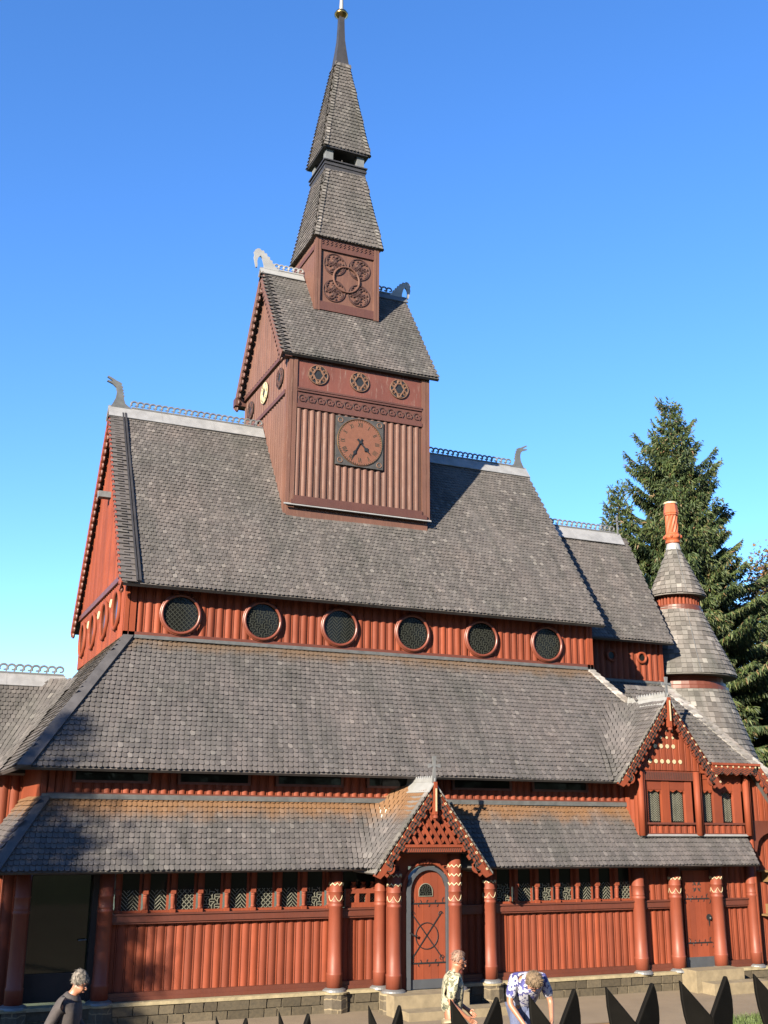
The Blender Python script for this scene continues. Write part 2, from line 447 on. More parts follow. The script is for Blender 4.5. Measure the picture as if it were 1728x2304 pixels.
# ---- ground floor: walls behind the columns
COLX = [-.416, 1.195, 6.13, 9.93, 14.14, 15.22, 16.52, 17.68]
def wall_bay(x0, x1, upper):
    b = MB(); planks(b, x0, x1, .55, 1.88, .14); 
    if upper: planks(b, x0, x1, 2.06, 2.95, .14)
    b.box(x0, x1, .16, .26, .42, 3.1 if upper else 2.0)
    w = part(b, 'plank_wall', M['red'])
    r = MB(); r.box(x0, x1, -.01, .15, 1.9, 2.03); r.box(x0, x1, -.04, .15, 2.03, 2.065); r.box(x0, x1, .02, .15, 1.86, 1.9)
    part(r, 'rail', M['red_dark'], parent=w); r = MB()
    r.box(x0, x1, -.02, .15, .43, .5); r.box(x0, x1, .01, .15, .5, .58)
    part(r, 'rail', M['red_dark'], parent=w)
    return w
wall_bay(1.3, 6.1, False); wall_bay(6.13, 7.35, False); wall_bay(8.9, 9.9, True); wall_bay(9.95, 14.1, False)
wall_bay(14.2, 15.2, True); wall_bay(16.55, 17.7, True)

def small_window(x0, x1, kind):
    b = MB(); b.box(x0, x1, .17, .2, 2.1, 2.95); f = part(b, 'window', M['glass'])
    l = MB(); lattice(l, kind, x0, x1, 2.1, 2.5, .165, .105, .013); part(l, 'window_leading', M['lead'], parent=f)  # leading cut short where eave shade falls, bare dark glass stands for it
    k = MB(); k.box(x0-.05, x1+.05, .06, .26, 2.066, 2.11); k.box(x0-.05, x0, .15, .33, 2.11, 2.95); k.box(x1, x1+.05, .15, .33, 2.11, 2.95)
    part(k, 'window_frame', M['red'], parent=f)
def baluster(x, y=.05):
    b = MB(); b.box(x-.055, x+.055, y-.05, y+.06, 2.066, 2.13)
    b.lathe((x, y, 2.13), [(.035,0), (.045,.02), (.036,.05), (.045,.16), (.05,.22), (.042,.25), (.05,.27), (.04,.3)], 12)
    b.box(x-.05, x+.05, y-.05, y+.2, 2.43, 2.52); b.box(x-.045, x+.045, y-.02, y+.2, 2.52, 3.0)
    part(b, 'window_post', M['red'], smooth=False)
xs = [1.42 + .572*i for i in range(9)]
for x in xs: baluster(x)
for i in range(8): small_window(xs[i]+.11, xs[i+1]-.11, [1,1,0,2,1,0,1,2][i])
xs = [10.14 + .567*i for i in range(8)]
for x in xs[1:]: baluster(x)
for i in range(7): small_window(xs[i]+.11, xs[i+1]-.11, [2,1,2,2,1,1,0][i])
# small carved lights between the column and the porch
b = MB()
for x0, x1, z0, z1 in ((6.4,7.26,2.07,2.17), (6.4,7.26,2.36,2.46), (6.4,6.5,2.17,2.36), (6.64,6.72,2.17,2.36), (6.9,6.98,2.17,2.36), (7.14,7.26,2.17,2.36)):
    b.box(x0, x1, .05, .14, z0, z1)
for x in (6.6, 6.83, 7.06): b.lathe((x, .1, 2.46), [(.07,0), (.075,.04), (.04,.09), (.06,.14)], 10)
w = part(b, 'carved_light', M['red'])
b = MB(); b.box(6.36, 7.3, .2, .24, 2.07, 3.0); part(b, 'pane', M['glass'], parent=w)
b = MB(); lattice(b, 0, 6.4, 7.26, 2.1, 2.45, .19, .06, .011); part(b, 'window_leading', M['lead'], parent=w)

# ---- glazed entrance at the west end, in the shade
b = MB(); b.box(-.28, 1.06, .5, .54, .45, 2.85); g = part(b, 'entrance_glazing', M['glass_reflect_green'])
b = MB(); b.box(-.32, -.22, .3, .6, .42, 3.0); b.box(.98, 1.1, .3, .6, .42, 3.0); b.box(-.22, .98, .46, .56, .42, .95); b.box(-.22,.98,.44,.58,2.8,3.0)
part(b, 'entrance_frame', M['dark_wood'], parent=g)
b = MB(); b.tube([(.78,.42,1.55), (.93,.4,1.56), (.93,.5,1.56)], .014, 8); part(b, 'handle', M['zinc'], parent=g)
b = MB(); b.box(-.78, -.3, .3, .5, .42, 3.0); planks(b, -.75, -.3, .5, 2.95, .3); part(b, 'plank_wall', M['red'])

# ---- columns
def column(x, y=0., z1=2.85, r=.155, motif=True, zig=0, base=True, name='column'):
    b = MB()
    pr = [(r*1.1,.5-.02), (r*1.1,.72), (r*1.13,.735), (r*1.13,.765), (r*1.04,.78), (r,1.2), (r*.97,2.1), (r*1.05,2.115), (r*1.05,2.15), (r*.97,2.165),
          (r*.97,2.19), (r*1.02,2.2), (r*.96,2.22), (r*.96,2.4), (r*1.02,2.41), (r*1.02,2.43), (r*.95,2.44), (r*.95,z1)]
    b.lathe((x, y, 0), pr, 28); cl = part(b, name, M['red_col'], smooth=True)
    b = MB(); b.lathe((x, y, 0), [(r*1.75,.405), (r*1.62,.45), (r*1.2,.482), (r*1.1,.482)], 24); part(b, 'column_flashing', M['zinc'], parent=cl)
    if base:
        b = MB(); b.lathe((x, y, 0), [(.31,-.05), (.30,.2), (.29,.405), (.27,.405)], 9); part(b, 'column_base', M['stone'], parent=cl)
        b = MB(); b.lathe((x, y, 0), [(.305,.37), (.315,.405), (.25,.412)], 20); part(b, 'column_cap_stone', M['ledge'], parent=cl)
    if motif:
        b = MB(); rr = r*.985
        for q in range(5):
            pts = []
            for k in range(9):
                a = (q + .35 + k/8)*2*PI/5; h = 2.225 + .12*abs(2*k/8-1)**1.7
                pts.append((x+rr*math.cos(a), y+rr*math.sin(a), h))
            b.tube(pts, [.003,.006,.008,.009,.009,.009,.008,.006,.003], 6)
        part(b, 'painted_crescents', M['cream'], parent=cl)
        for q in range(zig if zig else 1):
            b = MB(); zz = 2.55 + q*.19; n = 9
            pts = [(x+rr*1.005*math.cos(2*PI*k/(2*n)), y+rr*1.005*math.sin(2*PI*k/(2*n)), zz + (.05 if k % 2 else 0)) for k in range(2*n+1)]
            b.tube(pts, .015, 6, cap=False); part(b, 'painted_zigzag', M['cream'], parent=cl)
    return cl
column(COLX[0], motif=False); column(COLX[1], motif=False)
column(COLX[2], y=-.05); column(COLX[3], y=-.05); column(COLX[4], base=False, motif=False)
column(COLX[5], y=-.04, base=False); column(COLX[6], y=-.04, base=False); column(COLX[7], r=.13, base=False, motif=False)
column(7.18, -.05, motif=False, base=False, r=.13)
column(7.24, -.68, zig=2); column(8.71, -.68, z1=3.4, zig=3)

# ---- porch: vestibule, door, gable
PX, PZ, PHW, PRISE, PYF = 8.0, 4.73, 1.4, 1.9, -1.12
b = MB()
for x0, x1 in ((7.38, 7.60), (8.56, 8.62)): b.box(x0, x1, -.62, -.5, .42, 3.3)
b.box(7.3, 8.62, -.615, -.4, 2.95, 3.4); b.box(8.6, 8.75, -.6, .1, .42, 3.3); b.box(7.3, 7.42, -.6, .1, .42, 3.3)
porch = part(b, 'porch_wall', M['red'])
n = 16; dc = 8.08; dw = .44; dz = 2.42
arch = lambda rx, rz: [(rx*math.cos(PI*k/n), dz + rz*math.sin(PI*k/n)) for k in range(n+1)]
b = MB()
poly = [(dw+.09,.44)] + arch(dw+.09, .53) + [(-dw-.09,.44), (-dw,.44)] + arch(dw, .45)[::-1] + [(dw,.44)]
b.prism(poly, (dc, -.68, 0), X, Z, Y, .2); part(b, 'door_frame', M['grey_paint'], parent=porch)
b = MB()
for k in range(5):
    a0 = -dw + k*2*dw/5; a1 = a0 + 2*dw/5 - .006
    zz = lambda a: dz + .45*math.sqrt(max(0, 1-(a/dw)**2))
    b.prism([(a0,.62), (a1,.62), (a1,zz(a1)), ((a0+a1)/2,zz((a0+a1)/2)), (a0,zz(a0))], (dc, -.6, 0), X, Z, Y, .05)
door = part(b, 'arched_door', M['red'])
b = MB(); b.box(dc-dw, dc+dw, -.625, -.55, .44, .625); part(b, 'kick_plate', M['grey_paint'], parent=door)
b = MB(); b.prism([(-.15,2.33), (.15,2.33)] + [(.15*math.cos(PI*k/8), 2.43+.15*math.sin(PI*k/8)) for k in range(9)], (dc-.05, -.612, 0), X, Z, Y, .02); part(b, 'door_light', M['glass'], parent=door)
b = MB()
pts = [(dc-.05+.165*math.cos(a), -.615, 2.42+.165*math.sin(a)) for a in [PI*k/10 for k in range(11)]]
b.tube([(dc-.215,-.615,2.32)] + pts[::-1] + [(dc+.115,-.615,2.32), (dc-.215,-.615,2.32)], .009, 6)
part(b, 'door_light_frame', M['lead'], parent=door)
b = MB(); lattice(b, 2, dc-.18, dc+.08, 2.34, 2.56, -.62, .075, .008, (dc-.05, 2.43, .14)); part(b, 'door_light_leading', M['lead_shade'], parent=door)
b = MB()
def hinge(b, x0, x1, z, y, s=1):
    b.bar((x0,y,z), (x1,y,z), .03, .014)
    for q in (0, .25, .5, .75, 1):
        xx = x0+(x1-x0)*q
        for sg in (-1, 1):
            rr = .06*s if q in (0, 1) else .035*s
            b.torus((xx, y-.008, z+sg*rr), X, Z, rr, .008, 8, 5, -PI/2*sg + (0 if q < .6 else 0), -PI/2*sg + PI*.9*(1 if (q < .5) else -1))
hinge(b, 7.68, 8.5, 2.17, -.6); hinge(b, 7.68, 8.5, .95, -.6)
for (xa, za), (xb, zb) in (((7.68,1.98), (8.44,1.03)), ((8.42,1.98), (7.7,1.05))): b.bar((xa,-.6,za), (xb,-.6,zb), .02, .014)
b.torus((8.06,-.607,1.5), X, Z, .27, .011, 28, 6)
for (xa, za) in ((7.7,1.05), (8.42,1.05), (8.4,1.95), (7.72,1.95)):
    b.torus((xa,-.607,za), X, Z, .05, .008, 10, 5, 0, PI*1.4)
part(b, 'door_ironwork', M['iron'], parent=door)
b = MB(); b.tube([(7.62,-.64,1.6), (7.62,-.68,1.58), (7.76,-.68,1.5), (7.8,-.66,1.52)], .018, 8); b.box(7.6,7.66,-.64,-.6,1.42,1.7); part(b, 'handle', M['iron'], parent=door)
b = MB()
pts = [(dc-.03 + .6*math.cos(a), -.66, 2.42+.62*math.sin(a)) for a in [PI*k/18 for k in range(19)]]
b.tube(pts, .035, 8); b.ball((dc-.03,-.67,3.04), .05); b.ball((dc-.1,-.67,3.03), .04); b.ball((dc+.04,-.67,3.03), .04)
for k in range(1, 18, 1): b.ball((pts[k][0], -.66, pts[k][2]+.045), .022, nu=6, nv=4)
part(b, 'carved_arch', M['red'], parent=porch)

def cmap(px, pz, hw, rise, yf):
    """gable outline helper: slope line at parameter s (0 apex, 1 tip), side sg"""
    return lambda s, sg: V((px + sg*hw*s, yf, pz - rise*s))
def gable_board(px, pz, hw, rise, yf, s1=1.0, width=.3, teeth=11, sides=(-1, 1)):
    """carved bargeboard: stepped lower edge, two dark zigzag grooves, a row of cream studs"""
    G = cmap(px, pz, hw, rise, yf)
    out = []
    b, gr, st = MB(), MB(), MB()
    for sg in sides:
        d = V((sg*hw, 0, -rise)).normalized(); L = math.hypot(hw, rise)*s1
        nn = V((-sg*rise, 0, -hw)).normalized()      # into the gable, downwards
        o = V((px, yf, pz)); p = L/teeth
        low = []
        for k in range(teeth):
            low += [(p*k + p*.1, width*.92), (p*k+p*.55, width*.92), (p*(k+.55), width*.66)] if k else [(p*.9, width*.66)]
            low += [(p*(k+1) + p*.1, width*.66)]
        low = [q for q in low if q[0] < L-.02]
        rr = width*.42
        curl = [(L - .28 + rr*math.cos(a), width*.7 + rr*math.sin(a)) for a in [PI*(1-k/8) for k in range(9)]]
        poly = [(0, 0), (L+.06, 0), (L+.02, width*.55)] + curl[::-1] + low[::-1] + [(width*.35*(rise/hw)*.2, width*.4)]
        b.prism(poly, o, d, nn, Y, .05)
        for off, th in ((.38, .034), (.58, .034)):
            z = [(p*.6, width*off)]
            for k in range(1, teeth-1): z += [(p*k+p*.1, width*(off-.1)), (p*k+p*.1, width*(off+.13)), (p*(k+.55), width*(off+.13)), (p*(k+.55), width*(off-.1))]
            P3 = [o + d*q[0] + nn*q[1] - Y*.001 for q in z]
            for a, e in zip(P3[:-1], P3[1:]): gr.bar(a, e, th, .006)
        # spiral groove on the curl
        cc = o + d*(L-.28) + nn*(width*.62)
        gr.torus(cc - Y*.004, d, nn, rr*.62, .011, 10, 5, 0, PI)
        for k in range(teeth):
            q = o + d*(p*(k+.45)) + nn*(width*.13) - Y*.001
            st.torus(q, X, Z, .02, .009, 10, 5)
    bb = part(b, 'bargeboard', M['red'])
    part(gr, 'carved_zigzag', M['dark_wood'], parent=bb); part(st, 'cream_stud', M['cream'], parent=bb)
    return bb
pg = gable_board(PX, PZ, PHW, PRISE, PYF)
b = MB(); b.box(PX-.03, PX+.03, PYF-.1, PYF+.05, 4.05, PZ+.02); b.lathe((PX,PYF-.06,3.95), [(.02,0), (.06,.03), (.06,.07), (.03,.1)], 12); pend = part(b, 'gable_pendant', M['red'])
b = MB(); b.box(PX-.018, PX+.018, PYF-.106, PYF-.1, 4.12, PZ-.12); part(b, 'cream_strip', M['cream'], parent=pend)
# lattice gable panel
b = MB()
G = lambda z: PHW*(PZ-.28-z)/PRISE
for k in range(-9, 10):
    for sg in (-1, 1):
        x0 = PX + k*.19; z0 = 3.42; ln = 1.2
        pts = []
        for q in range(41):
            xx = x0 + sg*ln*q/40*.62; zz = z0 + ln*q/40
            if abs(xx-PX) < G(zz): pts.append((xx, zz))
        if len(pts) > 2: b.bar((pts[0][0], PYF+.09+.012*sg, pts[0][1]), (pts[-1][0], PYF+.09+.012*sg, pts[-1][1]), .075, .022)
lg = part(b, 'gable_lattice', M['red'])
b = MB(); b.prism([(-G(3.3),3.3), (G(3.3),3.3), (0,PZ-.2)], (PX, PYF+.16, 0), X, Z, Y, .03); part(b, 'gable_backing', M['dark_wood'], parent=lg)
b = MB(); b.box(PX-.72, PX+.72, PYF+.02, PYF+.15, 3.36, 3.42); b.box(PX-.7, PX+.7, PYF+.05, PYF+.15, 3.26, 3.36); tb = part(b, 'gable_beam', M['red'])
b = MB()
for k in range(26): b.bar((PX-.69+k*.053, PYF+.049, 3.27), (PX-.66+k*.053, PYF+.049, 3.35), .012, .005)
part(b, 'twisted_rope_carving', M['dark_wood'], parent=tb)
b = MB(); b.box(PX-1.0, PX+.95, PYF+.2, -.5, 3.22, 3.3); part(b, 'porch_soffit', M['soffit'], parent=porch)

def cross(x, y, z0, h, name='roof_cross'):
    b = MB(); q = h*.62
    b.prism([(-.045,0), (.045,0), (.028,q-.03), (.03,q)] + [(.15,q-.045), (.15,q+.05), (.03,q+.03), (.05,h), (-.05,h), (-.03,q+.03), (-.15,q+.05), (-.15,q-.045), (-.03,q), (-.028,q-.03)][0:], (x, y, z0), X, Z, Y, .04)
    part(b, name, M['zinc'])
cross(PX, PYF-.02, PZ, .58)

def ridge_cap_y(x, y0, y1, z, w=.2, h=.26, m='zinc_pale', crest=True):
    b = MB()
    for sg in (-1, 1): b.slab([(x, y0, z+.03), (x, y1, z+.03), (x+sg*w, y1, z+.03-h), (x+sg*w, y0, z+.03-h)] if sg < 0 else [(x, y0, z+.03), (x+w, y0, z+.03-h), (x+w, y1, z+.03-h), (x, y1, z+.03)], .025)
    cp = part(b, 'ridge_cap', M[m])
    if crest:
        b = MB(); n = max(3, int((y1-y0)/.11))
        for k in range(n):
            a = y0+(y1-y0)*k/n; e = (y1-y0)/n
            b.prism([(a,-.01), (a+e,-.01), (a+e,.03), (a+e/2,.12), (a,.03)], (x-.012, 0, z+.03), Y, Z, X, .024)
        part(b, 'ridge_crest', M[m], parent=cp)

# ---- lower roof with the swept porch roof growing out of it
def swept(xc, yc, yf, side, x_end, r):
    """course that runs along the long roof and sweeps round into the side slope of a gable"""
    n1 = V((0,-1,0)); out = []
    r = max(.02, min(r, yc-yf-.02)) if yc-yf > .06 else .02
    if side < 0:      # slope faces -x, long roof is on the left
        out.append((V((x_end, yc, 0)), n1)); cx, cy = xc-r, yc-r
        for k in range(9):
            a = PI/2*(1-k/8); q = V((cx+r*math.cos(a), cy+r*math.sin(a), 0)); out.append((q, V((-math.cos(a), -math.sin(a), 0))))
        out.append((V((xc, yf, 0)), V((-1,0,0))))
    else:
        out.append((V((xc, yf, 0)), V((1,0,0)))); cx, cy = xc+r, yc-r
        for k in range(9):
            a = PI - PI/2*k/8; q = V((cx+r*math.cos(a), cy+r*math.sin(a), 0)); out.append((q, V((-math.cos(a), -math.sin(a), 0))))
        out.append((V((x_end, yc, 0)), n1))
    return out
WL, EL = .108, .125
b = MB()
b.slab([(-1.187,-.607,2.9), (7.2,-.607,2.9), (7.2,.42,4.385), (-.16,.42,4.385)], .07)
b.slab([(8.9,-.607,2.9), (17.5,-.607,2.9), (17.5,.42,4.385), (8.9,.42,4.385)], .07)
b.slab([(-1.187,-.607,2.9), (-.16,.42,4.385), (-.16,4.2,4.385), (-1.187,4.2,2.9)], .07)
dzl = EL*SL/math.sqrt(1+SL*SL); rowsA = []; z = 2.905
psl = PRISE/PHW
while z < PZ-.12:
    yc = min(yL(z), .5); xo = (PZ-z)/psl
    zz = z
    ra = swept(PX-xo, yc, PYF+.03, -1, -1.187+(z-2.9)/SL*.69*1.446 if z < 4.3 else 6.2, .62)
    rb = swept(PX+xo, yc, PYF+.03, 1, 17.5 if z < 4.3 else 9.6, .35)
    for rr in (ra, rb): rowsA.append([(V((p.x, p.y, zz)), n) for p, n in rr])
    z += dzl
# courses alternate left and right, so keep the half-shingle offset per side
shingles(b, rowsA[0::2], WL, EL, slope=SL, skip=lambda P: P.y > .37 or (P.x < 7 and P.x < -1.187+(P.z-2.9)/SL+.15) )
shingles(b, rowsA[1::2], WL, EL, slope=SL, skip=lambda P: P.y > .37 or (P.z > 3.62 and P.x > 14.15 and P.x < 17.6 and P.y > -.13))
# west return of the lower roof
rw = []; z = 2.905
while z < 4.3:
    xx = -1.187+(z-2.9)/SL
    rw.append([(V((xx, 4.1, z)), V((-1,0,0))), (V((xx, yL(z)+.02, z)), V((-1,0,0)))]); z += dzl
shingles(b, rw, .3, EL, SQUARE, slope=SL)
lower = part(b, 'lower_roof', M['shingle_low'])
b = MB(); b.slab([(PX,PYF-.0,PZ), (PX,.4,PZ), (PX-PHW,.4,PZ-PRISE), (PX-PHW,PYF,PZ-PRISE)], .05); b.slab([(PX,PYF,PZ), (PX+PHW,PYF,PZ-PRISE), (PX+PHW,.4,PZ-PRISE), (PX,.4,PZ)], .05)
# pale verge shingles of the porch gable
for sg in (-1, 1):
    for k in range(18):
        s0, s1 = .12+k*.049, .12+(k+1)*.049+.02
        P0 = V((PX+sg*PHW*s0, PYF-.03, PZ-PRISE*s0+.035)); P1 = V((PX+sg*PHW*s1, PYF-.03, PZ-PRISE*s1+.05))
        b.add([P0, P1, P1+Y*.16, P0+Y*.16, P0-Z*.05, P1-Z*.05], [(0,1,2,3), (0,4,5,1)])
part(b, 'porch_roof', M['shingle_pale'])
ridge_cap_y(PX, PYF-.04, .3, PZ+.01, .17, .24)
b = MB(); b.box(-.2, 16.2, .28, .40, 4.30, 4.40); part(b, 'roof_flashing', M['zinc_mid'])
def hipboard(a, e, w, m='board_dark', name='hip_board', lift=.05):
    a, e = V(a), V(e); b = MB()
    d = V((w, 0, 0))
    up = V((0,-.06,.045))
    b.add([a+up, a+d+up, e+d*.9+up, e+up, a-V((0,0,.04)), a+d, e+d, e-V((0,0,.04))], [(0,1,2,3), (1,0,4,5), (2,1,5,6), (3,2,6,7), (0,3,7,4)])
    return part(b, name, M[m])
hipboard((-1.187,-.625,2.9), (-.2,.36,4.33), .22)

# ---- mid wall (between lower and mid roofs), with low dark windows
b = MB(); planks(b, .05, 16.2, 4.40, 4.86, .39, .2, .05); b.box(-.217, 16.2, .40, .5, 4.2, 5.0); b.box(-.217, -.12, .3, .5, 4.35, 4.95); b.box(-.08, .04, .32, .5, 4.37, 4.95)
b.box(-.21, -.1, .5, 4.2, 4.2, 5.0)
mw = part(b, 'mid_wall', M['red'])
b = MB(); b.box(-.1, 16.2, .3, .42, 4.385, 4.43); part(b, 'sill_rail', M['red_dark'], parent=mw)
for i in range(6):
    x0 = .45+i*2.2
    b = MB(); b.box(x0, x0+1.5, .325, .365, 4.68, 4.95); wdw = part(b, 'window', M['glass'])
    b = MB(); b.box(x0-.06, x0, .315, .37, 4.63, 4.95); b.box(x0+1.5, x0+1.56, .315, .37, 4.63, 4.95); b.box(x0-.06, x0+1.56, .31, .37, 4.63, 4.68); part(b, 'window_frame', M['red_dark'], parent=wdw)

# ---- mid roof with the dormer swept out of it
DX, DZ, DHW, DRISE, DYF = 15.03, 7.02, 1.62, 2.14, -.45
dsl = DRISE/DHW; WM, EM = .118, .135
dzm = EM*SM/math.sqrt(1+SM*SM)
b = MB()
b.slab([(-.8,-.22,4.89), (14.0,-.22,4.89), (14.0,2.14,8.04), (1.56,2.14,8.04)], .08)
b.slab([(14.0,1.2,6.79), (15.1,1.2,6.79), (14.3,2.14,8.04), (14.0,2.14,8.04)], .08)
b.slab([(-.8,-.22,4.89), (1.56,2.14,8.04), (1.56,8.9,8.04), (-.8,8.9,4.89)], .08)
b.slab([(14.43,2.14,8.04), (16.0,.57,5.95), (16.0,6,5.95), (14.43,6,8.04)], .08)
rows = []; z = 4.9; k = 0
while z < 8.0:
    xl = -.8+(z-4.89)/SM+.24; xr = 14.48+(8.0-z)/SM
    if z < DZ-.1:
        rr = swept(DX-(DZ-z)/dsl, yM(z), DYF+.03, -1, xl, .7); rows.append([(V((p.x, p.y, z)), n) for p, n in rr])
    else: rows.append([(V((xl, yM(z), z)), V((0,-1,0))), (V((xr, yM(z), z)), V((0,-1,0)))])
    z += dzm
shingles(b, rows, WM, EM, slope=SM)
# west face of the mid roof
rw = []; z = 4.9
while z < 8.0:
    xx = -.8+(z-4.89)/SM; rw.append([(V((xx, 7.5, z)), V((-1,0,0))), (V((xx, yM(z)+.03, z)), V((-1,0,0)))]); z += dzm
shingles(b, rw, .2, EM, SQUARE, slope=SM)
part(b, 'mid_roof', M['shingle_mid'])
hipboard((-.8,-.24,4.89), (1.5,2.06,7.99), .27)
b = MB(); b.box(1.5, 14.5, 2.0, 2.1, 7.97, 8.05); part(b, 'roof_flashing', M['zinc_mid'])
def hipcap(a, e, w=.2, n=18, m='hip_pale'):
    a, e = V(a), V(e); b = MB(); d = (e-a)/n; h = V((d.x, d.y, 0)).normalized()
    for side in (V((-1,0,0)), V((0,1,0))):
        for k in range(n):
            p, q = a + d*k + Z*.045, a + d*(k+1.12) + Z*.085
            o = side*w - Z*.01
            b.add([p, p+o, q+o, q, p-Z*.05, p+o-Z*.05, q+o-Z*.06, q-Z*.06], [(0,1,2,3), (3,2,6,7), (0,4,5,1), (1,5,6,2), (0,3,7,4)])
    return part(b, 'hip_cap', M[m])
hipcap((14.46,2.06,8.0), (15.2,1.34,7.04), .2, 9)

# ---- clerestory wall and its round windows
b = MB(); planks(b, 1.78, 14.3, 8.1, 9.35, 2.07, .215, .045); b.box(1.51, 14.48, 2.09, 2.25, 7.8, 9.5)
for x0, x1 in ((1.5,1.6), (1.62,1.76), (14.3,14.38), (14.4,14.49)): b.box(x0, x1, 2.0, 2.2, 8.0, 9.4)
b.box(14.38, 14.48, 2.1, 9, 7.8, 9.4)
cw = part(b, 'clerestory_wall', M['red'])
b = MB(); b.box(1.5, 14.5, 2.0, 2.1, 8.05, 8.12); part(b, 'sill_rail', M['red_dark'], parent=cw)
for i in range(6):
    x, zc = 2.82+2.032*i, 8.6
    b = MB(); b.disc((x, 2.0, zc), X, Z, Y, .44, .03, 36); g = part(b, 'round_window', M['glass'])
    b = MB(); b.torus((x, 1.955, zc), X, Z, .455, .036, 36, 10); b.torus((x, 1.985, zc), X, Z, .492, .024, 36, 8); part(b, 'window_frame', M['red_rim'], smooth=True, parent=g)
    b = MB(); lattice(b, [0,2,1,2,2,2][i], x-.42, x+.42, zc-.42, zc+.42, 1.998, .115, .011, (x, zc, .41)); part(b, 'window_leading', M['lead_shade'], parent=g)

# ---- main roof
XL, XR = 1.321, 14.617; WN, EN = .114, .132
dzn = EN*SN/math.sqrt(1+SN*SN)
ze3, zr = 9.186, 14.859
b = MB()
b.slab([(XL,1.532,ze3-.02), (XR,1.532,ze3-.02), (XR,c,zr), (XL,c,zr)], .1)
b.slab([(XL,2*c-1.532,ze3-.02), (XL,c,zr), (XR,c,zr), (XR,2*c-1.532,ze3-.02)], .1)
rows = rows_plane(9.18, 14.75, SN, EN, lambda z: XL+.36, lambda z: XR, yN)
shingles(b, rows, WN, EN, slope=SN, skip=lambda P: 5.8 < P.x < 10.0 and P.y > 3.35)
main = part(b, 'main_roof', M['shingle_main'])
b = MB()
shingles(b, rows_plane(9.17, 14.7, SN, .1, lambda z: XL-.02, lambda z: XL+.3, yN), .3, .1, SQUARE, slope=SN, th=.022, lift=.03)
b.slab([(XL-.02,1.52,9.2), (XL+.4,1.52,9.2), (XL+.4,c-.05,14.84), (XL-.02,c-.05,14.84)], .06)
vs_ = part(b, 'verge_shingles', M['shingle_low'])
b = MB(); b.bar((XL+.33, yN(9.2)-.02, 9.2), (XL+.33, yN(14.7)-.02, 14.7), .04, .05, (0,-.816,.578)); b.bar((XL+.4, yN(9.2)-.02, 9.2), (XL+.4, yN(14.7)-.02, 14.7), .05, .055, (0,-.816,.578))
part(b, 'lightning_strip', M['zinc_dark'], parent=vs_)

def gable_wall(xw, xv, y0, z0, zr, zbase, m, mdark, teeth, tower=False):
    """west gable: boards, bargeboards under the verge with hanging teeth"""
    half = c-y0; sl = (zr-z0)/half
    b = MB()
    zt = lambda y: zr - .12 - sl*abs(y-c)
    planks(b, y0+.35, 2*c-y0-.35, zbase, zbase, xw, .22, .03, 'y', z1f=lambda y: max(zbase, zt(y)))
    yb_ = c-(zr-.15-zbase)/sl; b.prism([(yb_,zbase), (2*c-yb_,zbase), (c,zr-.15)], (xw+.02, 0, 0), Y, Z, X, .05)
    gw = part(b, 'gable_wall', M[m])
    for sg in (-1, 1):
        b = MB(); d = V((0, sg*half, -(zr-z0))).normalized(); nn = V((0, -sg*(zr-z0), -half)).normalized(); L = math.hypot(half, zr-z0)
        o = V((xv, c, zr-.02)); p = L/teeth; low = []
        for k in range(teeth): low += [(p*k+.01, .2), (p*k+p*.5, .2), (p*(k+.5), .3), (p*(k+1), .3)]
        b.prism([(0,0), (L,0), (L,.25)] + low[::-1] + [(0,.2)], o, d, nn, X, .05)
        part(b, 'bargeboard', M[m], parent=gw)
        b = MB(); 
        for k in range(teeth): 
            q = o + d*(p*(k+.75)) + nn*.27 + X*.06; b.ball(q, .05, .09, .09, 8, 6)
        part(b, 'barge_teeth', M[mdark], parent=gw)
    return gw
gw = gable_wall(1.49, XL-.03, 1.532, 9.186, 14.86, 9.55, 'red', 'red_dark', 34)
b = MB(); planks(b, 2.1, 9.0, 8.0, 9.4, 1.5, .22, .03, 'y'); b.box(1.52, 1.62, 2.1, 9.0, 7.8, 9.6); w = part(b, 'clerestory_wall', M['red'])
b = MB(); b.box(1.42, 1.52, 2.0, 9.1, 9.42, 9.56); part(b, 'gable_beam', M['red_dark'], parent=w)
for i, yy in enumerate((2.9, 4.6, 6.4, 8.1)):
    b = MB(); b.disc((1.46, yy, 8.75), Y, Z, X, .42, .03, 28); g = part(b, 'round_window', M['glass'])
    b = MB(); b.torus((1.45, yy, 8.75), Y, Z, .46, .055, 28, 8); part(b, 'window_frame', M['red'], smooth=True, parent=g)
    if i:
        b = MB(); b.torus((1.46, yy-.85, 9.05), Y, Z, .09, .03, 14, 6); part(b, 'small_roundel', M['cream'], parent=w)
b = MB(); b.box(1.15, 1.5, 5.2, 5.45, 12.2, 12.36); part(b, 'purlin_end', M['grey_frame'])

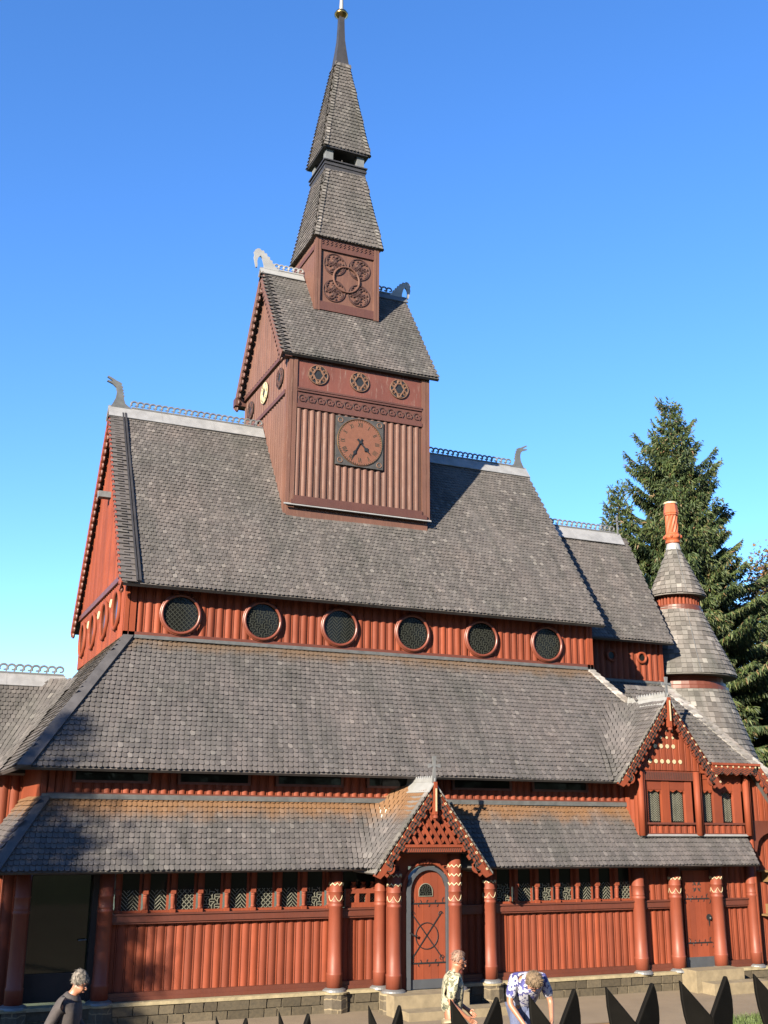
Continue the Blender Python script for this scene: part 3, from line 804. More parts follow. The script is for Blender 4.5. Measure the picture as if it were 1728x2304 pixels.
# ---- ridge caps, crests, dragon heads
def ridge_cap_x(x0, x1, z, m='zinc', w=.28, slope=SN, lens=1.6):
    b = MB(); h = w*slope
    for sg in (-1, 1):
        k = int((x1-x0)/lens)+1
        for i in range(k):
            a = x0+(x1-x0)*i/k; e = x0+(x1-x0)*(i+1)/k-.004
            pts = [(a, c, z+.09), (e, c, z+.09), (e, c+sg*w, z+.10-h), (a, c+sg*w, z+.10-h)]
            b.slab(pts if sg < 0 else pts[::-1], .03)
    return part(b, 'ridge_cap', M[m])
def crest(x0, x1, z, m, parent, s=.21, dirn=1):
    s *= .82
    """running scroll of cut sheet metal"""
    b = MB(); n = max(2, round((x1-x0)/s)); e = (x1-x0)/n
    b.box(x0, x1, c-.02, c+.02, z, z+.035)
    for k in range(n):
        cx = x0 + e*(k+.5); cz = z+.13
        pts = []; rs = []
        for q in range(15):
            a = PI*1.18 - q/14*PI*1.75; rr = e*.62 - q/14*e*.36
            pts.append((cx + dirn*(math.cos(a)*rr), c, cz + math.sin(a)*rr*.9)); rs.append(.033 - .013*q/14)
        b.tube(pts, rs, 6)
        b.bar((cx-dirn*e*.75, c+.015, z+.03), (cx-dirn*e*.5, c+.015, z+.12), .035, .03)
    return part(b, 'ridge_crest', M[m], parent=parent)
def extrude_poly(name, poly, x, y, z, sx, m, parent=None, th=.07, scale=1.):
    b = MB(); p = [(q[0]*sx*scale, q[1]*scale) for q in poly]
    if sx < 0: p = p[::-1]
    b.prism(p, (x, y-th/2, z), X, Z, Y, th); return part(b, name, M[m], parent=parent)
# beaked dragon of the nave ridge, seen from the side (x grows towards the beak)
BEAK = [(-.42,0), (-.2,.16), (-.13,.35), (-.16,.44), (-.11,.46), (-.14,.54), (-.09,.56), (-.12,.64), (-.06,.66), (-.09,.75), (-.03,.77), (-.04,.86), (.04,.9), (.14,.93), (.25,.99), (.42,1.07),
        (.45,1.02), (.28,.92), (.25,.88), (.43,.91), (.45,.87), (.26,.80), (.14,.7), (.10,.55), (.12,.35), (.2,.15), (.28,0)]
# arched sea-horse head of the tower ridge
HORSE = [(-.46,0), (-.36,.12), (-.30,.15), (-.29,.24), (-.20,.26), (-.19,.36), (-.10,.38), (-.09,.48), (0,.50), (.02,.60), (.11,.60), (.14,.69), (.23,.68), (.28,.74), (.37,.73), (.45,.67), (.50,.57), (.47,.48), (.49,.36), (.45,.18), (.41,.0), (.36,-.01), (.35,.10), (.37,.22), (.35,.34),
         (.31,.42), (.25,.47), (.19,.40), (.15,.28), (.11,.14), (.11,0)]
rc = ridge_cap_x(XL-.06, 5.74, zr, 'zinc_ridge'); crest(1.9, 5.72, zr+.09, 'zinc', rc)
rc2 = ridge_cap_x(10.08, XR+.02, zr, 'zinc_ridge'); crest(10.1, 14.1, zr+.09, 'zinc', rc2)
extrude_poly('dragon_head', BEAK, 1.55, c, zr+.05, -1, 'zinc_mid', rc, scale=.84)
extrude_poly('dragon_head', BEAK, 14.35, c, zr+.05, 1, 'zinc_mid', rc2, scale=.76)

# ---- tower: clock stage
tx0, tx1, ty0, ty1 = 5.75, 10.06, 3.304, 2*c-3.304
b = MB(); planks(b, 6.0, 9.8, 12.3, 14.86, 3.33, .2, .048); planks(b, 6.0, 9.8, 15.46, 16.6, 3.36, .24, .012)
b.box(tx0+.04, tx1-.04, 3.36, ty1-.04, 11.2, 16.6)
planks(b, 3.5, 7.7, 10.5, 15.4, tx0+.03, .2, .035, 'y'); planks(b, 3.5, 7.7, 15.4, 16.6, tx0+.03, .24, .012, 'y')
tw = part(b, 'clock_stage_wall', M['tower'])
b = MB()
for x0, x1, x2 in ((tx0, tx0+.11, tx0+.24), (tx1-.24, tx1-.11, tx1)):
    b = MB(); b.box(x0, x1-.008, ty0-.03, ty0+.1, 12.08, 16.5); b.box(x1+.008, x2, ty0-.028, ty0+.1, 12.08, 16.5); b.box(x1-.02, x1+.02, ty0-.01, ty0+.1, 12.08, 16.5)
    if x0 == tx0: b.box(tx0-.02, tx0+.08, ty0+.08, ty0+.24, 11.6, 16.5)
    part(b, 'corner_post', M['tower'], parent=tw)
b = MB()
b.box(6.0, 9.81, 3.26, 3.36, 15.34, 15.46); b.box(6.0, 9.81, 3.24, 3.36, 15.4, 15.44); b.box(6.0, 9.81, 3.255, 3.36, 14.86, 14.97); b.box(6.0, 9.81, 3.3, 3.36, 14.97, 15.34)
part(b, 'tower_beam', M['tower_dark'], parent=tw); b = MB(); b.box(6.0, 9.81, 3.24, 3.36, 12.2, 12.32); b.box(5.9, 9.95, 3.22, 3.36, 12.08, 12.2); part(b, 'tower_beam', M['tower_dark'], parent=tw); b = MB(); b.box(tx0-.05, tx0+.03, 3.5, 7.7, 15.3, 15.42); part(b, 'tower_beam', M['tower_dark'], parent=tw); b = MB(); b.box(tx0-.06, tx0+.03, 3.3, 7.8, 16.5, 16.62)
tb = part(b, 'tower_beam', M['tower_dark'], parent=tw)
b = MB()
for k in range(14):
    x = 6.15+k*.27; b.torus((x, 3.29, 15.155), X, Z, .095, .016, 12, 5, PI*.1, PI*1.7); b.ball((x, 3.295, 15.155), .03, .02, .03, 8, 5); b.bar((x+.08, 3.3, 15.05), (x+.19, 3.3, 15.25), .02, .02)
part(b, 'carved_frieze', M['rosette'], parent=tw)
b = MB(); b.box(6.0, 9.81, 3.318, 3.34, 15.47, 16.4); part(b, 'upper_panel', M['tower_red'], parent=tw)
def medallion(x, y, z, r, u=X, w=V((0,-1,0)), star=True, mm='gilt'):
    b = MB(); b.disc(V((x,y,z)), u, Z, w, r, .02, 24); d = part(b, 'medallion', M['iron'])
    b = MB(); o = V((x,y,z)) + w*.025; u = V(u)
    P = lambda a, q: o + u*math.cos(a)*q + Z*math.sin(a)*q
    for off in (PI/2, -PI/2) if star else (PI/4, 3*PI/4):
        pts = [P(off+2*PI*k/3, r*.9) for k in range(4)]
        b.tube(pts, r*.085, 6)
    b.torus(o, u, Z, r*.52, r*.07, 20, 6)
    for k in range(6): b.torus(P(PI/6+k*PI/3, r*.72), u, Z, r*.2, r*.06, 10, 5); 
    b.torus(o, u, Z, r*.95, r*.05, 24, 6)
    part(b, 'interlace_carving', M[mm], parent=d)
for x in (6.61, 7.86, 9.1): medallion(x, 3.315, 15.92, .3)
medallion(tx0-.0, 5.54, 16.05, .33, Y, V((-1,0,0)), mm='cream'); medallion(tx0, 4.1, 15.98, .3, Y, V((-1,0,0)), mm='rosette'); medallion(tx0, 6.95, 15.98, .3, Y, V((-1,0,0)), mm='rosette')
# clock
CX, CZ = 7.87, 14.08
b = MB(); b.box(CX-.715, CX+.715, 3.235, 3.31, CZ-.715, CZ+.715); ck = part(b, 'clock', M['clock_plate'])
b = MB(); b.disc((CX, 3.235, CZ), X, Z, -Y, .69, .012, 48); part(b, 'clock_face', M['clock'], parent=ck)
b = MB(); b.torus((CX, 3.221, CZ), X, Z, .67, .012, 48, 5)
for k in range(60):
    a = 2*PI*k/60; b.bar((CX+.62*math.sin(a), 3.221, CZ+.62*math.cos(a)), (CX+.65*math.sin(a), 3.221, CZ+.65*math.cos(a)), .012, .004)
NUM = ['XII','I','II','III','IIII','V','VI','VII','VIII','IX','X','XI']
for h in range(12):
    a = 2*PI*h/12; d = V((math.sin(a), 0, math.cos(a))); t = V((math.cos(a), 0, -math.sin(a)))
    o = V((CX, 3.221, CZ)) + d*.52; s = NUM[h]; wd = {'I':.035, 'V':.07, 'X':.075}
    xx = -sum(wd[q] for q in s)/2
    for q in s:
        w_ = wd[q]; A = o + t*(xx+w_*.15); Bq = o + t*(xx+w_*.85); mid = o + t*(xx+w_/2); up = d*.065
        if q == 'I': b.bar(mid-up, mid+up, .013, .004)
        elif q == 'V': b.bar(A+up, mid-up, .012, .004); b.bar(Bq+up, mid-up, .012, .004)
        else: b.bar(A+up, Bq-up, .012, .004); b.bar(Bq+up, A-up, .012, .004)
        xx += w_
part(b, 'clock_numerals', M['gold'], parent=ck)
for sx in (-1, 1):
    for sz in (-1, 1):
        b = MB(); b.torus((CX+sx*.59, 3.232, CZ+sz*.59), X, Z, .07, .014, 12, 5); part(b, 'corner_ornament', M['gilt'], parent=ck)
def hand(b, ang, L, w):
    d = V((math.sin(ang), 0, math.cos(ang))); t = V((d.z, 0, -d.x)); o = V((CX, 3.205, CZ))
    b.prism([(-w,-.12), (w,-.12), (w*.6,.0), (w*.7,L*.45), (w*2.4,L*.58), (w*.6,L*.68), (0,L), (-w*.6,L*.68), (-w*2.4,L*.58), (-w*.7,L*.45), (-w*.6,0)], o, t, d, -Y, .012)
b = MB(); hand(b, R(208), .62, .02); part(b, 'minute_hand', M['iron'], parent=ck)
b = MB(); hand(b, R(137), .46, .032); b.disc((CX,3.198,CZ), X, Z, -Y, .05, .02, 14); part(b, 'hour_hand', M['iron'], parent=ck)
b = MB(); b.bar((5.7, 3.24, 12.05), (10.08, 3.24, 12.05), .06, .02, (0,-.816,.578)); part(b, 'roof_flashing', M['zinc_pale'])

# ---- tower roof
TXL, TXR, zte, ztr = 5.487, 10.305, 16.392, 20.046
b = MB()
b.slab([(TXL,3.117,zte-.02), (TXR,3.117,zte-.02), (TXR,c,ztr), (TXL,c,ztr)], .09)
b.slab([(TXL,2*c-3.117,zte-.02), (TXL,c,ztr), (TXR,c,ztr), (TXR,2*c-3.117,zte-.02)], .09)
shingles(b, rows_plane(zte, 19.95, ST, EN, lambda z: TXL+.25, lambda z: TXR, yT), WN, EN, slope=ST, skip=lambda P: 6.9 < P.x < 8.9 and P.y > 4.55)
part(b, 'tower_roof', M['shingle_main'])
b = MB(); shingles(b, rows_plane(zte-.01, 19.9, ST, .1, lambda z: TXL-.03, lambda z: TXL+.22, yT), .22, .1, SQUARE, slope=ST, th=.02, lift=.03); part(b, 'verge_shingles', M['shingle_low'])
gable_wall(TXL+.22, TXL-.02, 3.117, zte, ztr, 16.62, 'tower', 'tower_dark', 20)
b = MB(); b.box(TXL+.1, TXL+.3, 3.2, 3.45, 16.3, 16.5); b.box(TXL-.06, TXL+.3, 7.6, 7.85, 16.35, 16.6); part(b, 'purlin_end', M['tower_dark'])
rc = ridge_cap_x(TXL-.05, 6.84, ztr, 'zinc_pale', .18, ST); crest(5.9, 6.84, ztr+.09, 'zinc_pale', rc, .2)
extrude_poly('dragon_head', HORSE, 5.65, c, ztr+.05, -1, 'zinc_pale', rc, scale=.86)
rc = ridge_cap_x(8.95, TXR+.04, ztr, 'zinc', .18, ST); crest(8.95, 9.85, ztr+.09, 'zinc', rc, .2, 1)
extrude_poly('dragon_head', HORSE, 10.1, c, ztr+.05, 1, 'zinc_pale', rc, scale=.78)

# ---- bell stage (square upper tower)
TX, s = 7.896, 1.0445
b = MB(); ys = c-s
b.box(TX-s+.03, TX+s-.03, ys+.06, c+s-.03, 17.5, 21.1); planks(b, TX-s+.15, TX+s-.15, 18.8, 20.6, ys+.075, .29, .008); planks(b, ys+.1, c+s-.1, 17.5, 21, TX-s+.045, .25, .015, 'y')
bs = part(b, 'bell_stage_wall', M['tower'])
b = MB()
for x0, x2 in ((TX-s, TX-s+.17), (TX+s-.17, TX+s)):
    b = MB(); x1 = (x0+x2)/2; b.box(x0, x1-.008, ys-.02, ys+.08, 18.55, 21.0); b.box(x1+.008, x2, ys-.018, ys+.08, 18.55, 21.0); b.box(x1-.02, x1+.02, ys-.005, ys+.07, 18.55, 21)
    if x0 < TX: b.box(TX-s, TX-s+.06, ys+.06, ys+.15, 18.2, 21.0)
    part(b, 'corner_post', M['tower'], parent=bs)
b = MB(); b.box(TX-s+.17, TX+s-.17, ys-.01, ys+.08, 18.72, 18.86); b.box(TX-s+.08, TX+s-.08, ys-.015, ys+.08, 18.58, 18.72); part(b, 'tower_beam', M['tower_dark'], parent=bs); b = MB(); b.box(TX-s-.01, TX-s+.05, ys+.1, c+s, 20.6, 20.75); part(b, 'tower_beam', M['tower_dark'], parent=bs); b = MB(); b.box(TX-s+.17, TX+s-.17, ys, ys+.08, 20.6, 21.0)
pts = [(TX-s+.2+k*.07, ys-.008, 20.76+(.07 if k % 2 else 0)) for k in range(25)]
for q in (0, .08): b.tube([(p[0], p[1], p[2]+q) for p in pts], .014, 5)
part(b, 'tower_beam', M['tower_dark'], parent=bs)
b = MB()
for dx, dz_ in ((-.4,.44), (.4,.44), (-.4,-.44), (.4,-.44)):
    o = V((TX+dx, ys+.05, 19.74+dz_))
    b.torus(o, X, Z, .35, .022, 24, 6)
    for k in range(4):
        a = k*PI/2+PI/4; q = o + X*math.cos(a)*.17 + Z*math.sin(a)*.17
        b.torus(q, X, Z, .15, .03, 14, 6, a-.3, a+PI*1.35); b.torus(q, X, Z, .07, .026, 8, 5, a+1, a+PI*1.6)
    for k in range(8):
        a = k*PI/4+.2; b.ball(o + X*math.cos(a)*.27 + Z*math.sin(a)*.27, .04, .03, .04, 6, 4)
part(b, 'carved_rosette', M['rosette'], parent=bs)
b = MB(); b.torus((TX-.02, ys+.02, 19.74), X, Z, .42, .03, 32, 6); part(b, 'carved_ring', M['tower'], parent=bs)

# ---- spire
def pyramid_rows(h0, z0, h1, z1, exp, curve=0):
    k = (h0-h1)/(z1-z0); sl = 1/k; dz = exp*sl/math.sqrt(1+sl*sl); out = {q: [] for q in 'sw'}; z = z0
    while z < z1-.02:
        h = h0-(z-z0)*k
        out['s'].append([(V((TX-h, c-h, z)), V((0,-1,0))), (V((TX+h, c-h, z)), V((0,-1,0)))])
        out['w'].append([(V((TX-h, c+h, z)), V((-1,0,0))), (V((TX-h, c-h, z)), V((-1,0,0)))])
        z += dz
    return out, sl
def pyramid(h0, z0, h1, z1, name):
    b = MB(); b.add([(TX+sx*h, c+sy*h, z) for h, z in ((h0,z0), (h1,z1)) for sx, sy in ((-1,-1), (1,-1), (1,1), (-1,1))],
                    [(0,1,5,4), (1,2,6,5), (2,3,7,6), (3,0,4,7), (3,2,1,0), (4,5,6,7)])
    rows, sl = pyramid_rows(h0, z0, h1, z1, .14)
    for q in 'sw': shingles(b, rows[q], .115, .14, slope=sl, skip=None)
    p = part(b, name, M['shingle_main'])
    n = int((z1-z0)/.12)
    for sx, sy in ((-1,-1), (1,-1), (-1,1)):
        b = MB()
        for k in range(n):
            z = z0+(z1-z0)*k/n; h = h0-(h0-h1)*k/n; zz = z+(z1-z0)/n*1.2; h2 = h0-(h0-h1)*(k+1.2)/n
            a0 = V((TX+sx*h, c+sy*h, z)); a1 = V((TX+sx*h2, c+sy*h2, zz)); wv = .13*min(1, h/.3+.2)
            for dv, on in ((V((-sx,0,0)), V((0,sy,0))), (V((0,-sy,0)), V((sx,0,0)))):
                o1, o2 = on*.06, on*.02
                b.add([a0+o1, a0+dv*wv+o1, a1+dv*wv+o2, a1+o2, a0, a0+dv*wv], [(0,1,2,3), (0,4,5,1)])
        part(b, 'hip_shingles', M['shingle_pale'], parent=p)
    return p
pyramid(1.1235, 20.976, .66, 23.66, 'spire_skirt')
b = MB(); b.box(TX-.72, TX+.72, c-.72, c+.72, 23.80, 23.86); b.box(TX-.74, TX+.74, c-.74, c+.74, 23.94, 23.98); b.box(TX-.69, TX+.69, c-.69, c+.69, 23.64, 23.94); part(b, 'lantern_ledge', M['zinc_dark'])
b = MB()
for sx in (-1, 1):
    for sy in (-1, 1): b.box(TX+sx*.53-.12, TX+sx*.53+.12, c+sy*.53-.12, c+sy*.53+.12, 23.95, 24.5)
ln = part(b, 'lantern_posts', M['grey_frame'])
b = MB(); b.box(TX-.3, TX+.3, c-.2, c+.2, 23.95, 24.5); b.lathe((TX-.05, c-.5, 23.98), [(.02,0), (.03,.1), (.02,.22)], 8); part(b, 'lantern_core', M['zinc_dark'], parent=ln)
b = MB(); b.box(TX-.78, TX+.78, c-.78, c+.78, 24.38, 24.44); part(b, 'spire_soffit', M['zinc_dark'])
pyramid(.787, 24.422, .225, 28.02, 'spire')
b = MB(); pr = [(.235,28.0), (.2,28.3), (.155,28.7), (.115,29.1), (.1,29.5), (.085,30.1)]
vs = []; 
for h, z in pr: vs += [(TX-h, c-h, z), (TX+h, c-h, z), (TX+h, c+h, z), (TX-h, c+h, z)]
b.add(vs, [(i*4+k, i*4+(k+1) % 4, i*4+4+(k+1) % 4, i*4+4+k) for i in range(5) for k in range(4)]); part(b, 'spire_cap', M['zinc_dark'])
b = MB(); b.lathe((TX, c, 30.0), [(.09,.0), (.15,.06), (.23,.12), (.235,.17), (.19,.25), (.1,.3)], 24); part(b, 'gilded_ball', M['gold'], smooth=True)
b = MB(); b.tube([(TX, c, 30.2), (TX, c, 31.0), (TX, c, 32.6)], [.08,.05,.03], 12); part(b, 'spire_rod', M['zinc_pale'])

# ---- chancel
CXR, cyw = 18.32, 3.9
yC = lambda z: 3.4 + (z-9.2)/SN
b = MB(); planks(b, 14.5, 18.2, 8.0, 9.4, cyw, .22, .05); b.box(14.4, CXR, cyw+.02, cyw+.2, 7.7, 9.5); b.box(18.2, 18.26, cyw-.06, cyw+.1, 8, 9.4); b.box(18.27, CXR, cyw-.06, cyw+.1, 8, 9.4); b.box(CXR-.1, CXR, cyw, 7.2, 7.7, 9.5)
w = part(b, 'chancel_wall', M['red'])
b = MB(); b.box(14.6, CXR, cyw-.06, cyw+.02, 8.0, 8.07); part(b, 'sill_rail', M['red_dark'], parent=w)
for x in (16.4, 17.52):
    b = MB(); b.disc((x, cyw-.06, 8.75), X, Z, Y, .13, .02, 18); g = part(b, 'round_window', M['glass'])
    b = MB(); b.torus((x, cyw-.07, 8.75), X, Z, .15, .045, 22, 8); part(b, 'window_frame', M['red'], smooth=True, parent=g)
zcr = 9.2+(c-3.4)*SN
zcr = 13.0
SC = (zcr-9.2)/(c-3.4)
yC = lambda z: 3.4 + (z-9.2)/SC
b = MB(); b.slab([(14.5,3.4,9.18), (18.42,3.4,9.18), (18.42,c,zcr), (14.5,c,zcr)], .1); b.slab([(14.5,2*c-3.4,9.18), (14.5,c,zcr), (18.42,c,zcr), (18.42,2*c-3.4,9.18)], .1)
shingles(b, rows_plane(9.2, zcr-.1, SC, EN, lambda z: 14.6, lambda z: 18.44, yC), WN, EN, slope=SC)
part(b, 'chancel_roof', M['shingle_main'])
rc = ridge_cap_x(14.6, 18.2, zcr+.05, 'zinc_ridge', .25, SC); crest(14.7, 18.0, zcr+.14, 'zinc', rc, .22)
b = MB(); b.bar((18.1, c, zcr+.1), (18.1, c, zcr+.75), .04, .04); b.bar((17.95, c, zcr+.55), (18.25, c, zcr+.55), .04, .04); part(b, 'roof_cross', M['zinc'])
# aisle roof below the chancel
yK = lambda z: cyw + (z-8.05)/SM
b = MB(); b.slab([(14.5,yK(4.9),4.9), (CXR+(8.05-4.9)/SM,yK(4.9),4.9), (CXR,cyw,8.05), (14.5,cyw,8.05)], .08)
b.slab([(CXR+(8.05-4.9)/SM,yK(4.9),4.9), (CXR+(8.05-4.9)/SM,7,4.9), (CXR,7,8.05), (CXR,cyw,8.05)], .08)
shingles(b, rows_plane(5.2, 8.0, SM, EM, lambda z: 14.48+(8.0-z)/SM, lambda z: CXR+(8.05-z)/SM-.05, yK), WM, EM, slope=SM)
part(b, 'chancel_aisle_roof', M['shingle_main'])
hipcap((CXR-.02,cyw-.02,8.05), (CXR+2.36,yK(4.9),4.9), .24, 26)
b = MB(); b.box(14.8, CXR+.05, cyw-.12, cyw-.02, 7.97, 8.04); part(b, 'roof_flashing', M['zinc_mid'])

# ---- dormer and annex with the leaded windows
b = MB()
b.slab([(DX,DYF,DZ), (DX,1.4,DZ), (DX-DHW,1.4,DZ-DRISE), (DX-DHW,DYF,DZ-DRISE)], .05); b.slab([(DX,DYF,DZ), (DX+DHW,DYF,DZ-DRISE), (DX+DHW,1.4,DZ-DRISE), (DX,1.4,DZ)], .05)
for k in range(20):
    s0, s1 = .1+k*.045, .1+(k+1)*.045+.02
    P0 = V((DX-DHW*s0, DYF-.03, DZ-DRISE*s0+.03)); P1 = V((DX-DHW*s1, DYF-.03, DZ-DRISE*s1+.04))
    b.add([P0, P1, P1+Y*.12, P0+Y*.12, P0-Z*.05, P1-Z*.05], [(0,1,2,3), (0,4,5,1)])
part(b, 'dormer_roof', M['shingle_pale'])
ridge_cap_y(DX, DYF-.03, 1.25, DZ+.02, .2, .27)
cross(DX, DYF, DZ+.03, .5)
gable_board(DX, DZ, DHW, DRISE, DYF, teeth=14, width=.32)
b = MB(); b.box(DX-.04, DX+.04, DYF-.08, DYF+.05, DZ-.75, DZ); b.lathe((DX,DYF-.04,DZ-.85), [(.02,0), (.06,.03), (.06,.07), (.03,.1)], 12); pend = part(b, 'gable_pendant', M['red'])
b = MB(); b.box(DX-.018, DX+.018, DYF-.09, DYF-.08, DZ-.6, DZ-.08); part(b, 'cream_strip', M['cream'], parent=pend)
yd = -.15
GD = lambda x: DZ-.12-dsl*abs(x-DX)
b = MB(); planks(b, DX-1.05, DX+1.05, 5.2, 5.2, DYF+.24, .19, .012, z1f=lambda x: max(5.21, GD(x))); b.prism([(-1.3,5.15), (1.3,5.15), (0,DZ-.2)], (DX, DYF+.26, 0), X, Z, Y, .04)
dg = part(b, 'dormer_gable', M['red'])
b = MB()
for zz, n, s_ in ((5.42,6,.055), (5.80,4,.055), (6.02,4,.035), (6.2,4,.022)):
    for k in range(n): b.disc((DX-.02+(k-(n-1)/2)*.19, DYF+.222, zz), X, Z, -Y, s_, .008, 12)
part(b, 'cream_stud', M['cream'], parent=dg)
b = MB(); planks(b, 14.38, 15.9, 3.66, 3.87, yd+.02, .2, .03); planks(b, 16.15, 17.5, 3.66, 3.87, yd+.02, .2, .03)
for x0, x1 in ((14.2,14.47), (14.91,15.15), (15.64,15.85), (16.12,16.2), (16.55,16.81), (17.2,17.45)): b.box(x0, x1, yd, yd+.1, 3.9, 4.95)
b.box(14.2, 15.85, yd+.01, yd+.1, 4.72, 4.95); b.box(16.1, 17.5, yd+.01, yd+.1, 4.72, 5.3)
b.box(14.15, 14.2, yd, 1.2, 3.6, 5.3); b.box(14.2, 17.9, yd+.35, yd+.42, 3.5, 5.3)
b.box(16.1, 17.7, yd-.005, yd+.1, 5.0, 5.04)
for k in range(30):                       # cheek boards of the dormer
    pass
dw_ = part(b, 'dormer_wall', M['red'])
b = MB(); planks(b, yd, 1.0, 3.6, 5.1, 14.15, .2, .02, 'y'); part(b, 'dormer_cheek', M['red'])
b = MB(); b.box(14.3, 15.95, yd-.05, yd+.1, 4.95, 5.17); b.box(14.3, 15.9, yd-.06, yd+.06, 3.87, 3.92); b.box(16.1, 17.5, yd-.04, yd+.06, 3.87, 3.92); b.box(14.15, 17.55, yd-.04, yd+.06, 3.58, 3.66)
tb = part(b, 'dormer_beam', M['red_dark'], parent=dw_)
b = MB()
for k in range(30): b.bar((14.34+k*.053, yd-.051, 4.98), (14.37+k*.053, yd-.051, 5.14), .01, .004)
part(b, 'twisted_rope_carving', M['dark_wood'], parent=tb)
for x, y0 in ((14.21, yd-.07), (15.97, yd-.07), (17.58, yd-.05)):
    b = MB(); b.tube([(x, y0, 3.6), (x, y0, 5.18)], .085, 12); b.tube([(x+.1, y0+.02, 3.6), (x+.1, y0+.02, 5.18)], .05, 10); part(b, 'corner_post', M['red'], smooth=True, parent=dw_)
for i, (x0, x1) in enumerate(((14.47,14.91), (15.15,15.64), (16.2,16.55), (16.81,17.2))):
    b = MB(); b.box(x0, x1, yd+.12, yd+.14, 3.92, 4.75); g = part(b, 'window', M['glass'])
    b = MB(); lattice(b, 1, x0+.02, x1-.02, 3.95, 4.7, yd+.115, .075, .014); part(b, 'window_leading', M['lead'], parent=g)
    b = MB(); xm, hw = (x0+x1)/2, (x1-x0)/2
    pts = [(xm-hw, 4.62)] + [(xm-hw*q, 4.66+.06*math.cos(PI*q*1.0)**2) for q in (.8,.5,.25,0,-.25,-.5,-.8)] + [(xm+hw, 4.62), (xm+hw, 4.76), (xm-hw, 4.76)]
    b.prism([(p[0]-xm, p[1]) for p in pts][::-1], (xm, yd+.02, 0), X, Z, Y, .06); part(b, 'window_frame', M['red'], parent=g)
b = MB(); b.bar((14.15, yd-.07, 3.6), (17.5, yd-.07, 3.6), .07, .02, (0,-.5,.8)); part(b, 'roof_flashing', M['zinc_pale'])
# annex roof with half hip
yA = lambda z: -.45 + (z-5.4)/SM
hx = 17.78
b = MB(); zt_ = 7.4; q = (zt_-5.4)/SM
b.slab([(16.24,-.45,5.39), (hx,-.45,5.39), (hx-q,yA(zt_),zt_), (15.0,yA(zt_),zt_), (15.05,yA(7.0),7.0)], .07)
b.slab([(hx,-.45,5.39), (hx+1.6,-.45,5.39-1.6*SM), (hx+1.6,3,5.39-1.6*SM), (hx,3,5.39)], .07)
b.slab([(hx,-.45,5.39), (hx,3,5.39), (hx-q,3,zt_), (hx-q,yA(zt_),zt_)], .07)
shingles(b, rows_plane(5.4, zt_, SM, EM, lambda z: max(14.8, DX+(DZ-z)/dsl-.1), lambda z: hx-(z-5.4)/SM-.05, yA), WM, EM, slope=SM)
part(b, 'annex_roof', M['shingle_main'])
hipcap((hx-q,yA(zt_),zt_), (hx+.02,-.47,5.38), .2, 18)
# horizontal and sloping carved fascia of the annex
b, gr, st = MB(), MB(), MB()
tee = [(16.3+k*.155, 5.4-.3+(0 if k % 2 else .09)) for k in range(10)]
b.prism([(16.3,5.4), (17.9,5.4)] + [(p[0], p[1]) for p in tee][::-1], (0, DYF-.03, 0), X, Z, Y, .05)
b.box(16.3, 17.86, DYF-.06, DYF+.02, 5.36, 5.42)
for q_ in (.12, .17, .22):
    P3 = [V((16.35+k*.0775, DYF-.031, 5.4-q_-(.05 if k % 2 else 0))) for k in range(19)]
    for a, e in zip(P3[:-1], P3[1:]): gr.bar(a, e, .018, .006)
for k in range(8): st.disc((16.42+k*.185, DYF-.031, 5.325), X, Z, -Y, .024, .01, 10)
d = V((1,0,-SM)).normalized(); nn = V((-SM,0,-1)).normalized(); o = V((hx+.05, DYF-.03, 5.42))
low = []
for k in range(12): low += [(k*.2+.02, .3), (k*.2+.12, .3), (k*.2+.12, .22), (k*.2+.2, .22)]
b.prism([(0,0), (2.4,0)] + low[::-1] + [(0,.2)], o, d, nn, Y, .05)
for q_ in (.12, .18):
    P3 = [o + d*(k*.1) + nn*(q_+(.05 if k % 2 else 0)) - Y*.001 for k in range(24)]
    for a, e in zip(P3[:-1], P3[1:]): gr.bar(a, e, .018, .006)
for k in range(12): st.disc(o + d*(k*.2+.08) + nn*.055 - Y*.001, X, Z, -Y, .024, .01, 10)
bb = part(b, 'bargeboard', M['red']); part(gr, 'carved_zigzag', M['dark_wood'], parent=bb); part(st, 'cream_stud', M['cream'], parent=bb)
# east wing wall beyond the annex, with an arched recess
b = MB(); planks(b, 17.72, 19.3, 3.98, 3.98, -.05, .2, .015, z1f=lambda x: max(3.99, 5.25-SM*max(0, x-17.9)))
planks(b, 17.95, 19.4, .5, 3.95, .12, .22, .02); b.box(17.7, 19.4, .16, .25, .4, 3.98)
ew = part(b, 'east_wall', M['red'])
b = MB(); b.prism([(17.68,3.98), (19.4,3.98), (19.4,3.7)] + [(18.75-.8*math.cos(PI/2*k/6)*1., 3.35+.38*math.sin(PI/2*k/6)) for k in range(6, -1, -1)] + [(17.9,3.2), (17.68,3.25)], (0, -.08, 0), X, Z, Y, .08); part(b, 'arch_brace', M['red_dark'], parent=ew)
b = MB(); b.tube([(17.75,-.06,.5), (17.75,-.06,3.9)], .07, 12); part(b, 'corner_post', M['red'], parent=ew)
b = MB(); b.box(17.95, 19.0, -.45, .1, 2.70, 2.74); b.box(18.15, 18.25, -.4, .1, 2.45, 2.70); b.box(17.98, 19.0, -.35, .12, 1.62, 1.66); b.box(18.2, 19.0, -.1, .1, 1.66, 1.9); part(b, 'timber_canopy', M['bench'])
b = MB(); b.box(17.95, 19.5, -.15, .5, -.05, .42); part(b, 'plinth', M['stone'])

